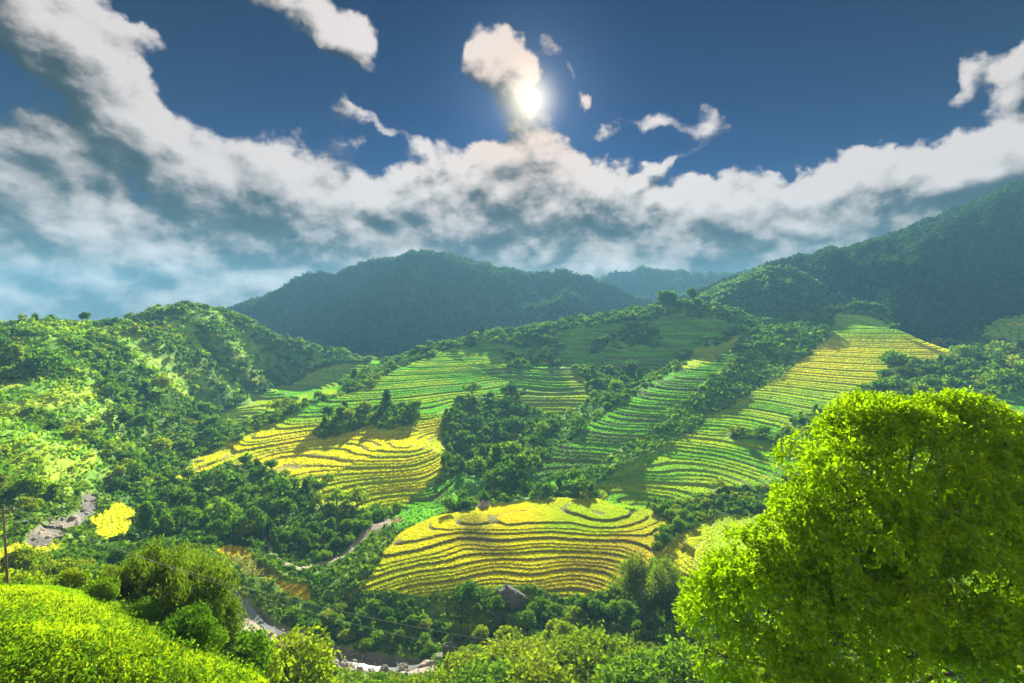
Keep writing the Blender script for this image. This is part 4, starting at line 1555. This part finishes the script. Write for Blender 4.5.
# ------------------------------------------------------------------ stream: water and boulders
wm, N, o_ = mat_new('stream_water')
pb = N.n('ShaderNodeBsdfPrincipled')
pb.inputs['Base Color'].default_value = (0.16, 0.19, 0.17, 1)
pb.inputs['Roughness'].default_value = 0.12
geo = N.n('ShaderNodeNewGeometry')
bp = N.n('ShaderNodeBump')
bp.inputs['Strength'].default_value = 0.4
bp.inputs['Distance'].default_value = 0.3
N.put(bp.inputs['Height'], N.noise(geo.outputs['Position'], 1.3, 4, 0.6))
N.put(pb.inputs['Normal'], bp.outputs[0])
N.put(o_.inputs[0], pb.outputs[0])


def water_strip(pts, width):
    V = []
    pts = np.array(pts, float)
    P = np.stack(at(pts[:, 0], pts[:, 1], pts[:, 2]), 1)
    tt = np.linspace(0, len(P) - 1, len(P) * 8)
    P = np.stack([np.interp(tt, np.arange(len(P)), P[:, q]) for q in range(3)], 1)
    T = np.gradient(P, axis=0)
    Nn = unit(np.stack([-T[:, 1], T[:, 0], 0 * T[:, 0]], 1))
    zc = ground_z(P[:, 0], P[:, 1])
    zc = np.minimum.accumulate(zc[::-1])[::-1] if zc[0] > zc[-1] else np.minimum.accumulate(zc[::-1])[::-1]
    cols = np.linspace(-1, 1, 5)
    W_ = width * (0.7 + 0.5 * np.abs(fbm(tt, tt * 0, 2, 4)))
    G = P[:, None, :] + Nn[:, None, :] * (cols[None, :, None] * W_[:, None, None] / 2)
    gz = ground_z(G[..., 0], G[..., 1])
    G[..., 2] = np.minimum(gz.min(axis=1), gz.mean(axis=1) - 0.1)[:, None] + 0.8
    o = mesh_from('stream', G.reshape(-1, 3), grid_faces(len(tt), 5), wm, smooth=True)
    o['kind'] = 'structure'


water_strip([(440, 685, 118), (400, 668, 121), (340, 660, 124), (300, 645, 127), (262, 625, 136), (232, 600, 146), (215, 585, 152)], 6.0)
water_strip([(20, 540, 166), (50, 530, 172), (75, 518, 178), (90, 500, 195)], 3.0)

ROCK = mat_plain('boulder_stone', (0.27, 0.24, 0.195), nscale=1.6, var=0.6, bump=0.8)
ROCKD = mat_plain('dark_stone', (0.10, 0.095, 0.085), nscale=1.4, var=0.6, bump=0.8)
import bmesh


def rock_mesh(seed, mat):
    g = np.random.default_rng(seed)
    bm = bmesh.new()
    bmesh.ops.create_icosphere(bm, subdivisions=4, radius=1.0)
    planes = [(rdir(1, g)[0], 0.5 + 0.3 * g.random()) for _ in range(14)]
    for v in bm.verts:
        p = np.array(v.co)
        for nv, dd in planes:
            s_ = p @ nv - dd
            if s_ > 0:
                p = p - nv * s_ * 0.9
        p = p * (1 + 0.05 * math.sin(p[0] * 7 + seed) * math.sin(p[1] * 9) + 0.03 * math.sin(p[2] * 17 + p[0] * 13))
        v.co = p
    me = bpy.data.meshes.new('boulder')
    bm.to_mesh(me)
    bm.free()
    me.materials.append(mat)
    return me


RM = [rock_mesh(s_, ROCK) for s_ in range(5)]
RD = [rock_mesh(s_ + 20, ROCKD) for s_ in range(3)]


def boulder(px, py, r, sx_, sz_, label, dark=False, group=None):
    x, y, z = at(px, py, r)
    z = float(ground_z(np.array(float(x)), np.array(float(y))))
    o = bpy.data.objects.new('boulder', random.choice(RD if dark else RM))
    COL.objects.link(o)
    o.location = (float(x), float(y), z + sz_ * 0.35)
    o.scale = (sx_, sx_ * random.uniform(.7, 1), sz_)
    o.rotation_euler = (random.uniform(-.2, .2), random.uniform(-.2, .2), random.uniform(0, 6.28))
    tag(o, label, 'boulder', group)


boulder(511, 594, 146, 4.4, 3.6, 'huge dark boulder at the front edge of the yellow paddies', True)
boulder(449, 660, 118, 2.0, 3.0, 'upright dark slab of rock beside the stream, right of the pale stones', True)
boulder(384, 676, 119, 2.2, 1.7, 'dark angular boulder at the water edge under the bushes', True)
boulder(302, 655, 124, 2.2, 2.2, 'tall grey boulder leaning over the middle of the stream', True)
boulder(404, 664, 119, 1.7, 1.7, 'rounded split grey boulder left of the upright slab')
boulder(427, 668, 117, 2.0, 1.5, 'broad tan boulder in front of the upright slab')
boulder(438, 677, 115, 1.6, 1.2, 'white-grey boulder lowest on the bank by the slab')
boulder(485, 505, 205, 3.6, 1.6, 'pale grey rock outcrop behind the yellow paddies')
for i, (px, py, r, s_) in enumerate([(270, 632, 133, 1.3), (283, 634, 132, 1.5), (262, 640, 131, 1.1), (288, 664, 124, 1.6), (318, 668, 122, 1.8), (330, 660, 124, 1.3), (345, 668, 122, 1.6), (335, 679, 120, 1.4), (312, 678, 120, 1.3),
                                     (360, 660, 122, 1.2), (230, 617, 142, 1.2), (222, 603, 147, 1.1), (238, 606, 145, 0.9), (226, 628, 138, 1.0), (350, 650, 125, 1.0), (300, 638, 130, 1.0), (276, 672, 122, 1.2), (372, 671, 120, 1.2)]):
    boulder(px, py, r, s_, s_ * 0.75, 'grey-tan boulder among the stones of the stream bed', False, 'boulders in the stream bed')
for px, py, r, s_ in [(35, 537, 172, 1.2), (48, 528, 178, 1.4), (60, 522, 180, 1.1), (72, 515, 186, 1.3), (82, 503, 196, 1.2), (55, 533, 175, 0.9), (28, 545, 168, 1.0)]:
    boulder(px, py, r, s_, s_ * 0.7, 'pale stone in the dry stream bed on the far left', False, 'stones in the left stream bed')

# loose stones of the gravel bars
g = np.random.default_rng(71)
ps = ((stream_m > 0.3) * area * (hidden < 1)).ravel()
cs = g.choice(ps.size, 1700, p=ps / ps.sum())
ico = bmesh.new()
bmesh.ops.create_icosphere(ico, subdivisions=1, radius=1.0)
iv = np.array([v.co[:] for v in ico.verts])
iff = np.array([[v.index for v in f.verts] for f in ico.faces])
ico.free()
sc_ = (0.10 + 0.5 * g.random(len(cs)) ** 3)
bv = np.stack([X.flat[cs], Y.flat[cs], Z.flat[cs]], 1) + g.normal(size=(len(cs), 3)) * [0.4, 0.4, 0]
vv = bv[:, None, :] + iv[None] * (0.75 + 0.5 * g.random((len(cs), len(iv), 1))) * sc_[:, None, None] * np.array([1, 1, 0.7])
ff = (iff[None] + (np.arange(len(cs)) * len(iv))[:, None, None]).reshape(-1, 3)
o = mesh_from('gravel', vv.reshape(-1, 3), ff, ROCK)
o['kind'] = 'stuff'

# ------------------------------------------------------------------ utility pole and the two wires
WOOD = mat_plain('pole_wood', (0.13, 0.10, 0.075), nscale=5.0)
METAL = mat_plain('wire_metal', (0.22, 0.22, 0.22), nscale=2.0, var=0.1)
CER = mat_plain('insulator_ceramic', (0.45, 0.42, 0.38), nscale=2.0, var=0.1)
x, y, z = at(8, 592, 47)
px_, py_ = float(x), float(y)
pz_ = float(ground_z(np.array(px_), np.array(py_)))
pole = empty('utility_pole', (px_, py_, pz_), 'thin wooden utility pole at the left edge of the meadow', 'pole')
top = 5.6
v, f = tube([(0, 0, -0.4), (0, 0, 3), (0.02, 0, top)], [0.08, 0.07, 0.05], 10)
mesh_from('post', v, f, WOOD, parent=pole, smooth=True)
v, f = tube([(-0.75, 0.12, top - 0.45), (0.75, 0.12, top - 0.45)], [0.05, 0.05], 6)
arm = mesh_from('crossarm', v, f, WOOD, parent=pole)
for q in (-0.6, 0.6):
    v, f = tube([(q, 0.12, top - 0.40), (q, 0.12, top - 0.30), (q, 0.12, top - 0.22)], [0.03, 0.055, 0.03], 8)
    mesh_from('insulator', v, f, CER, parent=arm, smooth=True)


def wire(off, end, low, label):
    a = np.array([px_ + off, py_ + 0.12, pz_ + top - 0.22])
    b = np.array(end, float)
    t = np.linspace(0, 1, 60)
    pts = a[None] * (1 - t)[:, None] + b[None] * t[:, None]
    pts[:, 2] -= low * 4 * t * (1 - t)
    v, f = tube(pts, np.full(60, 0.011), 5)
    tag(mesh_from('power_line', v, f, METAL, smooth=True), label, 'wire', 'wires from the pole')


e1 = at(1150, 628, 62)
e2 = at(1150, 650, 60)
wire(-0.6, [float(q) for q in e1], 6.2, 'upper of the two thin wires sagging over the stream')
wire(0.6, [float(q) for q in e2], 6.6, 'lower of the two thin wires sagging over the stream')
